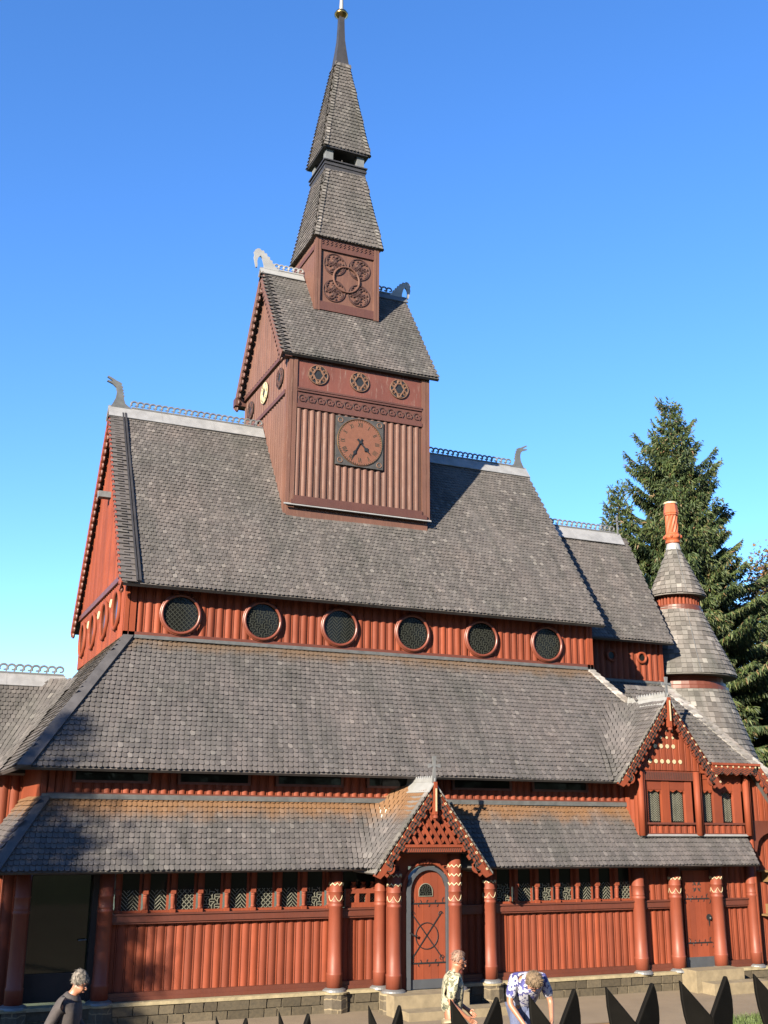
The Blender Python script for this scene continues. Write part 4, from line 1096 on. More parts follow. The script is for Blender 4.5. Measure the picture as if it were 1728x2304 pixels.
# ---- east side door
b = MB()
for k in range(5): b.box(15.55+k*.175, 15.55+(k+1)*.175-.005, .06, .1, .68, 2.75)
sd = part(b, 'side_door', M['red'])
b = MB(); b.box(15.52, 16.45, .04, .1, .44, .7); part(b, 'kick_plate', M['grey_paint'], parent=sd)
b = MB(); hinge(b, 15.62, 16.32, 2.07, .06); hinge(b, 15.62, 16.34, 1.03, .06); part(b, 'door_ironwork', M['iron'], parent=sd)
b = MB(); b.disc((16.3,.06,1.62), X, Z, -Y, .08, .02, 14); b.ball((16.32,.02,1.6), .045); b.prism([(-.03,0), (.03,0), (0,-.2)], (16.3,.045,1.6), X, Z, Y, .012); part(b, 'handle', M['iron'], parent=sd)
b = MB()
for sx in (-1, 1):
    for sz in (-1, 1):
        b.prism([(0.02*sx,.02*sz), (.09*sx,.05*sz), (.11*sx,.13*sz), (.04*sx,.09*sz)], (15.98, .052, 2.36), X, Z, Y, .01)
        b.prism([(.12*sx,.02*sz), (.13*sx,.06*sz), (.1*sx,.05*sz)], (15.98, .052, 2.36), X, Z, Y, .01)
part(b, 'cut_out_flower', M['dark_wood'], parent=sd)
b = MB(); b.box(15.2, 16.6, .1, .3, .42, 3.0); part(b, 'door_surround', M['red_dark'])

# ---- west wing (low roof on the left edge)
zw = 7.33; yw0 = 3.75
b = MB(); b.slab([(-6,yw0,4.9), (.2,yw0,4.9), (1.2,c,zw-.0), (-6,c,zw)], .08); b.slab([(-6,c,zw), (1.2,c,zw), (1.2,2*c-yw0,4.9), (-6,2*c-yw0,4.9)], .08)
SW = (zw-4.9)/(c-yw0)
rows = []; z = 4.9
while z < zw-.1:
    xx = -.8+(z-4.89)/SM; yy = yw0+(z-4.9)/SW
    r_ = min(.9, max(.1, yy-.3)); pts = [(V((-4.5, yy, z)), V((0,-1,0)))]
    cx, cy = xx-r_, yy-r_
    for k in range(8):
        a = PI/2*(1-k/8*.9); pts.append((V((cx+r_*math.cos(a), cy+r_*math.sin(a), z)), V((-math.cos(a), -math.sin(a), 0))))
    rows.append(pts); z += dzm
shingles(b, rows, WM, EM, slope=SW)
part(b, 'west_wing_roof', M['shingle_main'])
rc = ridge_cap_x(-5, .75, zw, 'zinc_ridge', .25, SW); crest(-5, .7, zw+.09, 'zinc', rc, .24)
b = MB(); planks(b, -5, -.2, 1, 4.95, 4.2, .25, .05); b.box(-5, -.2, 4.22, 4.4, .2, 5); part(b, 'west_wing_wall', M['red'])
b = MB(); b.box(-5, -.2, 3.9, 4.2, .0, .42); part(b, 'plinth', M['stone'])

# ---- round stair turret with chimney pot
TC = (19.92, 5.0, 0)
def cone(r0, z0, r1, z1, n=40, exp=.17):
    b = MB(); b.lathe(TC, [(r0,z0-.03), (r0,z0), (r1,z1)], n)
    rows = []; L = z1-z0; sl = L/(r0-r1); dz = exp*sl/math.sqrt(1+sl*sl); z = z0
    while z < z1-.04:
        r = r0-(z-z0)/sl
        rows.append([(V((TC[0]+r*math.cos(a), TC[1]+r*math.sin(a), z)), V((math.cos(a), math.sin(a), 0))) for a in [PI*.93+k*PI*1.14/30 for k in range(31)]]); z += dz
    shingles(b, rows, .17, exp, SQUARE, slope=sl, th=.014, lift=.014)
    return b
tur = part(cone(.93, 11.02, .15, 12.75), 'turret_roof', M['shingle_pale'])
b = cone(1.7, 8.36, .78, 10.5); part(b, 'turret_skirt', M['shingle_pale'])
b = cone(2.55, 4.6, 1.38, 7.95); part(b, 'turret_lower_skirt', M['shingle_pale'])
b = MB(); b.lathe(TC, [(.77,10.45), (.8,10.5), (.8,10.58), (.755,10.6), (.755,10.68), (.72,10.7)], 36); part(b, 'turret_cornice', M['red_dark']); b = MB(); b.lathe(TC, [(1.36,7.85), (1.42,7.92), (1.42,8.02), (1.36,8.05), (1.34,8.15)], 36); part(b, 'turret_cornice', M['red_dark'])
b = MB(); b.lathe(TC, [(.66,10.6), (.66,11.1)], 30)
for k in range(36):
    a = 2*PI*k/36; b.tube([(TC[0]+.685*math.cos(a), TC[1]+.685*math.sin(a), 10.65), (TC[0]+.685*math.cos(a), TC[1]+.685*math.sin(a), 11.05)], .05, 6)
b.lathe(TC, [(1.27,7.9), (1.27,8.5)], 30); part(b, 'turret_drum', M['red'])
b = MB(); b.lathe(TC, [(.25,12.62), (.22,12.75), (.2,12.86)], 20); part(b, 'chimney_flashing', M['zinc_pale'])
b = MB()
n = 24; prof = [(.20,12.84), (.24,12.87), (.25,12.93), (.22,12.96), (.27,13.03), (.28,13.12), (.22,13.18), (.2,13.22)]
b.lathe(TC, prof, 24)
vs = []; m_ = 14
for j in range(m_+1):
    zz = 13.2+j/m_*.62; 
    for k in range(n):
        a = 2*PI*k/n + j/m_*.9; rr = .19 + (.018 if k % 2 else -.012)
        vs.append((TC[0]+rr*math.cos(a), TC[1]+rr*math.sin(a), zz))
b.add(vs, [(j*n+k, j*n+(k+1) % n, (j+1)*n+(k+1) % n, (j+1)*n+k) for j in range(m_) for k in range(n)])
b.lathe(TC, [(.2,13.8), (.235,13.83), (.235,13.88), (.25,13.9), (.21,14.2), (.22,14.24)], 8)
for k in range(8):
    a = 2*PI*k/8; b.ball((TC[0]+.25*math.cos(a), TC[1]+.25*math.sin(a), 13.08), .07, nu=8, nv=6)
ch = part(b, 'chimney_pot', M['terracotta'])
b = MB(); b.lathe(TC, [(.225,14.22), (.225,14.28), (.17,14.28)], 24); part(b, 'chimney_rim', M['cream'], parent=ch)
b = MB()
for r0, z0, r1, z1 in ((.95,11.06,.25,12.7), (1.73,8.4,.85,10.45)):
    a = -PI/2-.33; b.tube([(TC[0]+r0*math.cos(a), TC[1]+r0*math.sin(a), z0), (TC[0]+r1*math.cos(a), TC[1]+r1*math.sin(a), z1)], .01, 5)
part(b, 'lightning_wire', M['zinc'])

# ------------------------------------------------------------------ steps
b = MB(); b.box(7.0, 8.75, -1.25, -.45, -.05, .42); st1 = b.build('stone_step', M['step'])
tag(st1, 'high sandstone step below the arched porch door', 'step', 'stone steps at the doors')
b = MB(); b.box(7.1, 9.4, -1.75, -1.26, -.05, .17); s2 = b.build('stone_step', M['step'])
tag(s2, 'low sandstone step in front of the porch, lower of the two', 'step', 'stone steps at the doors')
b = MB(); b.box(15.15, 16.6, -.75, -.21, -.05, .5); s3 = b.build('stone_step', M['step'])
tag(s3, 'upper sandstone step under the small side door with black hinges', 'step', 'stone steps at the doors')
b = MB(); b.box(15.3, 17.0, -1.2, -.76, -.05, .26); s4 = b.build('stone_step', M['step'])
tag(s4, 'lower sandstone step in front of the small side door', 'step', 'stone steps at the doors')

# ------------------------------------------------------------------ terrain
def sm(t): t = max(0, min(1, t)); return t*t*(3-2*t)
def H(x, y): return 2.42*sm((-5-y)/14.5)
def ground_mat():
    m, nt, b = mat('meadow ground'); vec, _ = wpos(nt)
    f = noise(nt, 1.3, 8, .7, vec); r = ramp(nt, [(.3, (.018,.027,.008)), (.5, (.032,.046,.011)), (.7, (.052,.054,.018))]); nt.links.new(f, r.inputs[0])
    nt.links.new(r.outputs[0], b.inputs['Base Color']); b.inputs['Roughness'].default_value = .9; bump(nt, b, f, .5, .05); return m
def gravel_mat():
    m, nt, b = mat('trodden gravel'); vec, _ = wpos(nt)
    f = noise(nt, 1.1, 6, .65, vec); r = ramp(nt, [(.3, (.10,.073,.044)), (.7, (.135,.10,.062))]); nt.links.new(f, r.inputs[0])
    g = noise(nt, 60, 3, .7, vec); r2 = ramp(nt, [(.3, (.7,.7,.7)), (.7, (1.2,1.2,1.2))]); nt.links.new(g, r2.inputs[0])
    cc = mixc(nt, r.outputs[0], r2.outputs[0], .8, 'MULTIPLY'); nt.links.new(cc, b.inputs['Base Color'])
    b.inputs['Roughness'].default_value = .95; bump(nt, b, g, .4, .01); return m
ys_ = [-300,-120,-60,-40,-30,-24,-21] + [-20+.5*i for i in range(33)] + [0, 10, 30, 60, 120, 300, 900]
xs_ = [-900,-300,-120,-60,-30,-15,0,10,20,30,60,120,300,900]
b = MB(); b.add([(x, y, H(x, y)-.02) for y in ys_ for x in xs_], [(j*len(xs_)+i, j*len(xs_)+i+1, (j+1)*len(xs_)+i+1, (j+1)*len(xs_)+i) for j in range(len(ys_)-1) for i in range(len(xs_)-1)])
tag(b.build('ground', ground_mat(), smooth=True, origin=(0,0,0)), kind='structure')
b = MB(); xg = [-12+i for i in range(37)]; 
def fy(x): return -12.5 if x < 10.2 else -12.5 + sm((x-10.2)/2.6)*8.75
yg = [k/24 for k in range(25)]
b.add([(x, 1.0+(fy(x)-1.0)*k, H(x, 1.0+(fy(x)-1.0)*k)+.004) for k in yg for x in xg], [(j*37+i, (j+1)*37+i, (j+1)*37+i+1, j*37+i+1) for j in range(24) for i in range(36)])
tag(b.build('forecourt', gravel_mat(), smooth=True, origin=(0,0,0)), kind='structure')
# grass blades at the bank
gm = plain('grass blades', (.07,.105,.022), .7, 0, .4, 3, 0)
b = MB()
for i in range(16000):
    x = random.uniform(10.6, 20); yb = fy(x); y = yb - random.expovariate(1/1.2) + random.uniform(-.05,.16)
    if y < yb-6: continue
    z = H(x, y); a = random.uniform(0, 2*PI); h = random.uniform(.04,.13); w = .007
    dx, dy = math.cos(a)*w, math.sin(a)*w; lx, ly = random.gauss(0,.03), random.gauss(0,.03)
    b.add([(x-dx, y-dy, z), (x+dx, y+dy, z), (x+lx, y+ly, z+h)], [(0,1,2)])
tag(b.build('grass', gm), 'short green grass on the bank in front of the church', 'grass', kind='stuff')
def path_mat():
    m = plain('street asphalt', (.05,.05,.05), .9, 0, .2, 30, .3); return m
b = MB(); b.add([(-200,-60,2.424), (200,-60,2.424), (200,-21.4,2.424), (-200,-21.4,2.424)], [(0,1,2,3)]); tag(b.build('street', path_mat()), kind='structure')

# ------------------------------------------------------------------ picket fence in the foreground
FY = -20.9
F_ = empty('picket_fence', (0, FY, 2.42), 'black fence of forked tulip shaped pickets along the street', 'fence')
def picket(xa, za, xb, zb):
    x = (xa+xb)/2; k = (xb-xa)/.141; z = za
    left = [(-.073,0), (-.071,-.05), (-.066,-.09), (-.058,-.125), (-.045,-.165), (-.028,-.24), (-.018,-.36), (-.018,-1.1), (0,-1.1), (0,-.094), (-.03,-.055)]
    dz = zb-za
    right = [(.068,dz), (.078,-.025+dz), (.084,-.06), (.084,-.09), (.076,-.13), (.058,-.175), (.034,-.24), (.018,-.36), (.018,-1.1), (0,-1.1), (0,-.094), (.03,-.052+dz*.5)]
    b = MB(); tl = R(16); c0 = math.cos(tl)
    b.prism([(p*k/c0, q) for p, q in left], (x, FY, z), (math.cos(tl), -math.sin(tl), 0), Z, (math.sin(tl), math.cos(tl), 0), .014)
    b.prism([(p*k/c0, q) for p, q in right][::-1], (x, FY, z), (math.cos(tl), math.sin(tl), 0), Z, (-math.sin(tl), math.cos(tl), 0), .014)
    o = b.build('picket', M['black'], F_); bv = o.modifiers.new('edge', 'BEVEL'); bv.width = .0035; bv.segments = 2
    return o
PICKETS = [(-2.56,3.54,-2.49,3.532), (-2.41,3.54,-2.335,3.534), (-2.267,3.542,-2.192,3.534), (-2.119,3.544,-2.043,3.535), (-1.895,3.544,-1.81,3.54), (-1.673,3.545,-1.539,3.543), (-1.45,3.544,-1.31,3.551),
           (-1.215,3.551,-1.063,3.553), (-.975,3.555,-.815,3.559), (-.72,3.561,-.56,3.562), (-.46,3.56,-.30,3.565)]
for q in PICKETS: picket(*q)
for zz in (2.72, 3.18):
    b = MB(); b.box(-3.2, .6, FY+.01, FY+.05, zz, zz+.05); b.build('rail', M['black'], F_)

# ------------------------------------------------------------------ bench
BX, BY = 5.4, -9.75; bz = H(0, BY)
B_ = empty('wooden_bench', (BX, BY, bz), 'rustic brown timber bench the bending woman leans over', 'bench')
ang = R(-3)
def bp(x, y, z): return (BX + x*math.cos(ang) - y*math.sin(ang), BY + x*math.sin(ang) + y*math.cos(ang), bz+z)
def beam(name, x0, x1, y0, y1, z0, z1):
    b = MB(); b.add([bp(*q) for q in ((x0,y0,z0),(x1,y0,z0),(x1,y1,z0),(x0,y1,z0),(x0,y0,z1),(x1,y0,z1),(x1,y1,z1),(x0,y1,z1))], [(0,3,2,1),(4,5,6,7),(0,1,5,4),(1,2,6,5),(2,3,7,6),(3,0,4,7)])
    return b.build(name, M['bench'], B_)
beam('backrest', -.45, 1.3, -.03, .04, .52, .68); beam('seat', -.45, 1.3, -.45, -.06, .40, .46)
for x in (-.3, 1.1): beam('leg', x, x+.1, -.4, .03, 0, .40); beam('backrest_post', x, x+.1, .04, .1, 0, .6)

# ------------------------------------------------------------------ people
def skin_obj(name, verts, edges, m, parent, levels=2, xf=None):
    me = bpy.data.meshes.new(name); me.from_pydata([v[0] for v in verts], edges, [])
    o = bpy.data.objects.new(name, me); col.objects.link(o)
    md = o.modifiers.new('s', 'SKIN'); md.use_smooth_shade = True
    sl = me.skin_vertices[0].data
    for i, v in enumerate(verts):
        r = v[1]; sl[i].radius = (r, r) if not isinstance(r, tuple) else r
        sl[i].use_root = (i == 0)
    o.modifiers.new('d', 'SUBSURF').levels = levels; o.modifiers['d'].render_levels = levels
    dg = bpy.context.evaluated_depsgraph_get(); ev = o.evaluated_get(dg)
    me2 = bpy.data.meshes.new_from_object(ev); o.modifiers.clear(); o.data = me2
    me2.name = name; me2.materials.clear(); me2.materials.append(m)
    for p in me2.polygons: p.use_smooth = True
    if parent is not None: o.parent = parent
    return o
def chain(vs, es, start, pts):
    i = start
    for p, r in pts:
        vs.append((p, r)); 
        if i is not None: es.append((i, len(vs)-1))
        i = len(vs)-1
    return i
def skinmat(name, c):
    m, nt, b = mat(name); b.inputs['Base Color'].default_value = (*c, 1); b.inputs['Roughness'].default_value = .5
    b.inputs['Subsurface Weight'].default_value = .1; b.inputs['Subsurface Radius'].default_value = (.02,.008,.004); return m
def print_mat(name, bg, fg, fg2, scale):
    m, nt, b = mat(name); tc = nt.nodes.new('ShaderNodeTexCoord')
    f = noise(nt, scale, 2, .5, tc.outputs['Object']); r = ramp(nt, [(.5, bg), (.56, fg)]); r.color_ramp.interpolation = 'CONSTANT' ; nt.links.new(f, r.inputs[0])
    f2 = noise(nt, scale*2.1, 2, .5, tc.outputs['Object']); r2 = ramp(nt, [(.56, (0,0,0)), (.6, (1,1,1))]); nt.links.new(f2, r2.inputs[0])
    nt.links.new(mixc(nt, r.outputs[0], fg2, r2.outputs[0]), b.inputs['Base Color']); b.inputs['Roughness'].default_value = .85; return m
SK = skinmat('ruddy skin', (.20,.085,.048)); SK2 = skinmat('tanned skin', (.18,.088,.052))  # two even skin tones, the first one ruddier
def lerp(a, b, t): return tuple(a[i]+(b[i]-a[i])*t for i in range(3))

def person(loc, rz, label, J, shirt, trousers, hairm, hair, skin, sleeve=.55, jacket=False, scale=1., shirt_low=None):
    """J: joints in metres, x forward, y left, z up"""
    root = empty('person', loc, label, 'person'); root.rotation_euler = (0, 0, rz); root.scale = (scale,)*3
    vs, es = [], []
    P = J
    vs.append((P['pelvis'], .125)); 
    w = chain(vs, es, 0, [(P['waist'], .12), (P['chest'], .135)])
    chest = w
    nb = chain(vs, es, chest, [(P['neck'], .075), (P['nape'], .055)])
    jaw = chain(vs, es, nb, [(P['jaw'], .075), (P['skull'], .095), (P['crown'], .07)])
    hd = len(vs)-2
    up = V(P['crown'])-V(P['jaw']); up.normalize(); fwd = V(P['face']).normalized(); lat = up.cross(fwd).normalized()
    sk = V(P['skull'])
    chain(vs, es, len(vs)-3, [(tuple(sk+fwd*.085-up*.03), .022), (tuple(sk+fwd*.118-up*.055), .014)])        # nose
    chain(vs, es, len(vs)-5, [(tuple(sk+fwd*.07-up*.115), .035)])                                           # chin
    for sg in (1, -1):
        chain(vs, es, hd, [(tuple(sk+lat*sg*.085-up*.03-fwd*.005), .018), (tuple(sk+lat*sg*.105-up*.025-fwd*.015), .013)])   # ears
    for s in 'LR':
        sh = chain(vs, es, chest, [(P['sho'+s], .062), (P['elb'+s], .043), (P['wri'+s], .028)])
        wr, el = V(P['wri'+s]), V(P['elb'+s]); d = (wr-el).normalized(); pd = V(P.get('palm'+s, d)).normalized()
        sd = V(P.get('side'+s, (0,0,1))); sd = (sd-pd*sd.dot(pd)).normalized(); nm = pd.cross(sd)
        pm = chain(vs, es, sh, [(tuple(wr+pd*.035), (.022,.034)), (tuple(wr+pd*.075), (.018,.036))])
        for q, (off, ln) in enumerate(((.03,.075), (.01,.085), (-.01,.08), (-.028,.062))):
            o = wr+pd*.08+sd*off
            chain(vs, es, pm, [(tuple(o+pd*.02), .0095), (tuple(o+pd*ln*.6+nm*.012), .009), (tuple(o+pd*ln*.9+nm*.038), .0075)])
        chain(vs, es, pm-1, [(tuple(wr+pd*.05+sd*.045), .011), (tuple(wr+pd*.085+sd*.055+nm*.012), .009)])
    for s in 'LR':
        chain(vs, es, 0, [(P['hip'+s], .09), (P['kne'+s], .06), (P['ank'+s], .042), (P['toe'+s], .035)])
    body = skin_obj('body', vs, es, skin, root)
    # face and hair
    b = MB()
    for sg in (1, -1): b.ball(sk+fwd*.09+lat*sg*.033-up*.012, .009, nu=8, nv=6)
    o = b.build('eyes', M['iron'], None, True, origin=(0,0,0)); o.parent = root
    b = MB(); mo = sk+fwd*.098-up*.09
    b.tube([mo+lat*.028-fwd*.012, mo, mo-lat*.028-fwd*.012], .007, 6)
    for sg in (1, -1): b.tube([sk+fwd*.092+lat*sg*.055+up*.012-fwd*.012, sk+fwd*.1+lat*sg*.035+up*.016, sk+fwd*.098+lat*sg*.015+up*.01], .006, 6)
    o = b.build('lips_and_brows', plain('brow tone', (.2,.08,.055), .7, 0, .1), None, True, origin=(0,0,0)); o.parent = root
    b = MB(); nu, nv = 22, 12; grid = []
    for j in range(nv+1):
        for i in range(nu):
            th = PI*.5*j/nv*hair.get('drop', 1.15); ph = 2*PI*i/nu
            dirv = up*math.cos(th) + (fwd*math.cos(ph)+lat*math.sin(ph))*math.sin(th)
            front = max(0, math.cos(ph))
            lim = 1 - front*hair.get('front', .5)
            th2 = th*lim
            dirv = up*math.cos(th2) + (fwd*math.cos(ph)+lat*math.sin(ph))*math.sin(th2)
            rr = hair['r']*(1+random.uniform(-.022,.022)+.035*math.sin(ph*4+th*3))
            grid.append(sk - fwd*.012 + up*.012 + V((dirv.x*rr, dirv.y*rr, dirv.z*rr)))
    b.add(grid, [(j*nu+i, j*nu+(i+1) % nu, (j+1)*nu+(i+1) % nu, (j+1)*nu+i) for j in range(nv) for i in range(nu)])
    for k in range(420):            # loose strands over the scalp
        th = PI*.5*hair.get('drop', 1.15)*math.sqrt(random.random()); ph = random.uniform(0, 2*PI)
        th *= 1 - max(0, math.cos(ph))*hair.get('front', .5)
        side_ = fwd*math.cos(ph)+lat*math.sin(ph); dv = up*math.cos(th) + side_*math.sin(th)
        tg = (side_*math.cos(th) - up*math.sin(th) + lat*random.gauss(0,.5) + fwd*random.gauss(0,.4)).normalized()
        p0 = sk - fwd*.012 + up*.012 + dv*hair['r']*.985; wd = dv.cross(tg).normalized()*.006
        b.add([p0-wd, p0+wd, p0 + tg*random.uniform(.02,.05) + dv*random.uniform(.004,.016)], [(0,1,2)])
    o = b.build('hair', hairm, None, True, origin=(0,0,0)); o.parent = root
    # clothes
    vs, es = [], []
    low = shirt_low or lerp(P['pelvis'], P['waist'], .0)
    vs.append((low, .165 if not jacket else .19)); t = chain(vs, es, 0, [(P['waist'], .162 if not jacket else .17), (P['chest'], .182), (lerp(P['chest'], P['neck'], .6), .15), (lerp(P['chest'], P['neck'], .95), .108), (lerp(P['neck'], P['nape'], .45), .088)])
    for s in 'LR':
        el = lerp(P['sho'+s], P['elb'+s], sleeve*1.7 if not jacket else 1)
        pts = [(P['sho'+s], .085), (lerp(P['sho'+s], el, .5), .075), (el, .072)]
        if jacket: pts += [(lerp(P['elb'+s], P['wri'+s], .55), .056), (lerp(P['elb'+s], P['wri'+s], .97), .047)]
        chain(vs, es, 2, pts)
    skin_obj('jacket' if jacket else 'shirt', vs, es, shirt, root)
    vs, es = [(P['pelvis'], .15)], []
    for s in 'LR': chain(vs, es, 0, [(lerp(P['hip'+s], P['kne'+s], .15), .11), (P['kne'+s], .085), (lerp(P['kne'+s], P['ank'+s], .95), .075)])
    skin_obj('trousers', vs, es, trousers, root)
    for s in 'LR':
        a, t = V(P['ank'+s]), V(P['toe'+s]); b = MB(); b.tube([a-V((.06,0,.02)), a.lerp(t, .5)-V((0,0,.01)), t], [.05,.05,.04], 10)
        o = b.build('shoe', M['iron'], None, True, origin=(0,0,0)); o.parent = root
    return root
hair_grey = plain('grey hair', (.15,.13,.11), .9, 0, .8, 24, .6); hair_white = plain('thin sandy grey hair', (.25,.15,.105), .7, 0, .3, 30, .2); hair_blond = plain('dark blond hair', (.14,.095,.055), .85, 0, .7, 24, .6)
STAND = dict(pelvis=(0,0,.93), hipL=(0,.09,.88), hipR=(0,-.09,.88), kneL=(.05,.1,.5), kneR=(-.02,-.1,.5), ankL=(.02,.1,.09), ankR=(-.08,-.1,.09), toeL=(.16,.12,.04), toeR=(.06,-.12,.04))
A = dict(STAND, waist=(.01,0,1.08), chest=(.03,0,1.3), neck=(.05,0,1.47), nape=(.07,0,1.53), jaw=(.10,0,1.585), skull=(.115,-.01,1.65), crown=(.13,-.02,1.715), face=(.85,-.12,-.35),
         shoL=(.03,.19,1.41), shoR=(.02,-.19,1.41), elbL=(.02,.25,1.13), elbR=(-.03,-.25,1.12), wriL=(.24,.15,.98), wriR=(.2,-.19,.93), palmL=(.6,-.2,-.5), palmR=(.7,.2,-.5), sideL=(.4,0,.6), sideR=(.4,0,.6))
khaki = plain('cream trousers', (.42,.35,.24), .85, 0, .08, 4, .3)
leafy = print_mat('leaf print shirt', (.24,.215,.145), (.075,.075,.045), (.025,.03,.02), 13)
person((4.42, -8.9, H(0,-8.9)), R(-22), 'balding man in a leaf print shirt and cream trousers looking down by the porch', A, leafy, khaki, hair_white, dict(r=.1, drop=1.15, front=.72), SK)
Bw = dict(STAND, pelvis=(-.12,0,.92), waist=(.02,0,1.04), chest=(.2,0,1.19), neck=(.33,0,1.28), nape=(.38,0,1.31), jaw=(.42,0,1.26), skull=(.485,.0,1.285), crown=(.555,0,1.315), face=(.42,0,-.9),
         shoL=(.23,.2,1.27), shoR=(.23,-.2,1.27), elbL=(.25,.29,1.0), elbR=(.27,-.27,.99), wriL=(.42,.24,.8), wriR=(.47,-.13,.76), palmL=(.5,-.2,-.4), palmR=(.6,.3,-.3), sideL=(.3,-.5,.4), sideR=(.3,.5,.4))
flow = print_mat('blue flower print blouse', (.25,.25,.29), (.035,.035,.135), (.017,.017,.08), 11)
denim = plain('blue jeans', (.09,.11,.2), .85, 0, .2, 30, .2)
person((5.46, -9.1, H(0,-9.1)+.0), R(-104), 'woman in a blue and white flowered blouse bending over the bench', Bw, flow, denim, hair_blond, dict(r=.108, drop=1.35, front=.5), SK2, sleeve=.5, scale=1.07)
Cm = dict(STAND, kneL=(.16,.1,.5), ankL=(.2,.1,.09), toeL=(.34,.1,.05), kneR=(-.08,-.1,.5), ankR=(-.22,-.1,.12), toeR=(-.08,-.11,.05),
          waist=(.02,0,1.08), chest=(.05,0,1.32), neck=(.09,0,1.48), nape=(.12,0,1.53), jaw=(.16,0,1.58), skull=(.18,0,1.645), crown=(.2,0,1.71), face=(.85,-.1,-.45),
          shoL=(.04,.19,1.42), shoR=(.03,-.19,1.42), elbL=(.08,.27,1.12), elbR=(-.1,-.27,1.13), wriL=(.28,.25,.95), wriR=(-.04,-.29,.88), palmL=(.5,0,-.6), palmR=(.2,.1,-.9), sideL=(.5,0,.4), sideR=(.6,0,.2))
suit = plain('dark brown grey suit', (.05,.042,.042), .85, 0, .2, 20, .3); darkt = plain('dark trousers', (.03,.03,.035), .85, 0, .2, 20, .2)
person((-.70, -8.3, H(0,-8.3)), R(-28), 'grey haired person in a dark suit walking past the shaded entrance', Cm, suit, darkt, hair_grey, dict(r=.112, drop=1.35, front=.42), SK, jacket=True)

# ------------------------------------------------------------------ trees
def needle_mat(name, stops):
    m, nt, b = mat(name); g = nt.nodes.new('ShaderNodeNewGeometry'); vec, _ = wpos(nt)
    r = ramp(nt, stops); nt.links.new(g.outputs['Random Per Island'], r.inputs[0])
    f = noise(nt, .55, 3, .6, vec); r2 = ramp(nt, [(.35, (.7,.75,.75)), (.65, (1.3,1.2,1.0))]); nt.links.new(f, r2.inputs[0])
    nt.links.new(mixc(nt, r.outputs[0], r2.outputs[0], .8, 'MULTIPLY'), b.inputs['Base Color'])
    b.inputs['Roughness'].default_value = .6; b.inputs['Specular IOR Level'].default_value = .2
    return m
NEED = needle_mat('spruce needles', [(0, (.013,.024,.011)), (.5, (.028,.044,.015)), (.86, (.043,.059,.019)), (.95, (.062,.058,.026)), (1, (.11,.065,.038))])
NEED_SHADE = needle_mat('shade-darkened spruce needles', [(0, (.007,.012,.007)), (.5, (.013,.021,.009)), (1, (.025,.034,.014))])  # shade of the church on these trees put into darker needle colours
LEAF = needle_mat('autumn leaves', [(0, (.026,.034,.012)), (.4, (.045,.044,.015)), (.75, (.075,.05,.024)), (1, (.12,.058,.03))])
BARK = plain('grey brown bark', (.10,.075,.055), .9, 0, .35, 8, .6)
def spruce(loc, h, r, label, m=NEED, seed=1, dens=1., z0=.06, fill=1., group='trees round the church'):
    rd = random.Random(seed); t = empty('spruce_tree', loc, label, 'tree', group)
    lx, ly, lz = loc
    b = MB(); b.tube([(lx, ly, lz-.3), (lx+.05, ly, lz+h*.5), (lx, ly, lz+h*.98)], [h*.018, h*.01, .02], 9); b.build('trunk', BARK, t)
    b = MB(); z = h*z0; whorl = 0
    def spray(p, d, L, w):
        """a hanging twig: thin tapering blade, slightly bent"""
        s = d.cross(V((rd.uniform(-1,1), rd.uniform(-1,1), .2)))
        s = s.normalized()*w if s.length > 1e-4 else V((w,0,0))
        q = p + d*L*.5 - Z*L*.05; e = p + d*L - Z*L*.18
        b.add([p-s*.5, p+s*.5, q+s, q-s, e], [(0,1,2,3), (3,2,4)])
    while z < h*.985:
        f = z/h; R0 = r*(1-f)**.78*(.80+.2*math.sin(whorl*2.1+seed)) + .12
        nb = max(5, int((11*(1-f)+5)*fill)); a0 = rd.uniform(0, 6.28)
        for k in range(nb):
            a = a0 + 2*PI*k/nb + rd.uniform(-.25,.25); L = R0*rd.uniform(.5,1.12); rise = .32*f + rd.uniform(-.1,.12)
            d = V((math.cos(a), math.sin(a), 0)); side = V((-d.y, d.x, 0)); o = V((lx, ly, lz+z+rd.uniform(-.1,.1)*h*.02))
            droop = (1-f)*.34 - .12*f
            def pt(s): return o + d*(L*s) + Z*(L*(rise*s - droop*1.5*s*s + .22*s**4))
            n = max(4, int(L*9*dens))
            for i in range(n):
                s = (i+rd.random())/n; s = .12+.88*s; p = pt(s); tan = (pt(min(1, s+.05))-pt(s-.05)).normalized()
                wl = L*.34*(1-s*.72)+.12
                for sg in (-1, 1):
                    m_ = max(1, int(wl*4.2*dens))
                    e = (tan*.7 + side*sg*.85).normalized()
                    for j in range(m_):
                        q = p + e*(wl*(j+rd.random())/m_) - Z*(.1*wl*j/m_)
                        dd = (e*rd.uniform(.1,.6) + tan*rd.uniform(0,.5) - Z*rd.uniform(.3,1.5)*(1-.45*f) + V((rd.gauss(0,.22), rd.gauss(0,.22), rd.gauss(0,.18)))).normalized()
                        spray(q, dd, rd.uniform(.18,.42)*(.7+.5*(1-f)), rd.uniform(.018,.042))
                if s > .85: spray(p, (tan+Z*.25).normalized(), rd.uniform(.2,.4), .05)
        z += h*.0165*(1+.5*(1-f))*rd.uniform(.85,1.15); whorl += 1
    for i in range(40):
        p = V((lx+rd.gauss(0,.06), ly+rd.gauss(0,.06), lz+h*rd.uniform(.93,1.0))); spray(p, V((rd.gauss(0,.5), rd.gauss(0,.5), .6)).normalized(), .3, .04)
    b.build('crown', m, t)
    return t
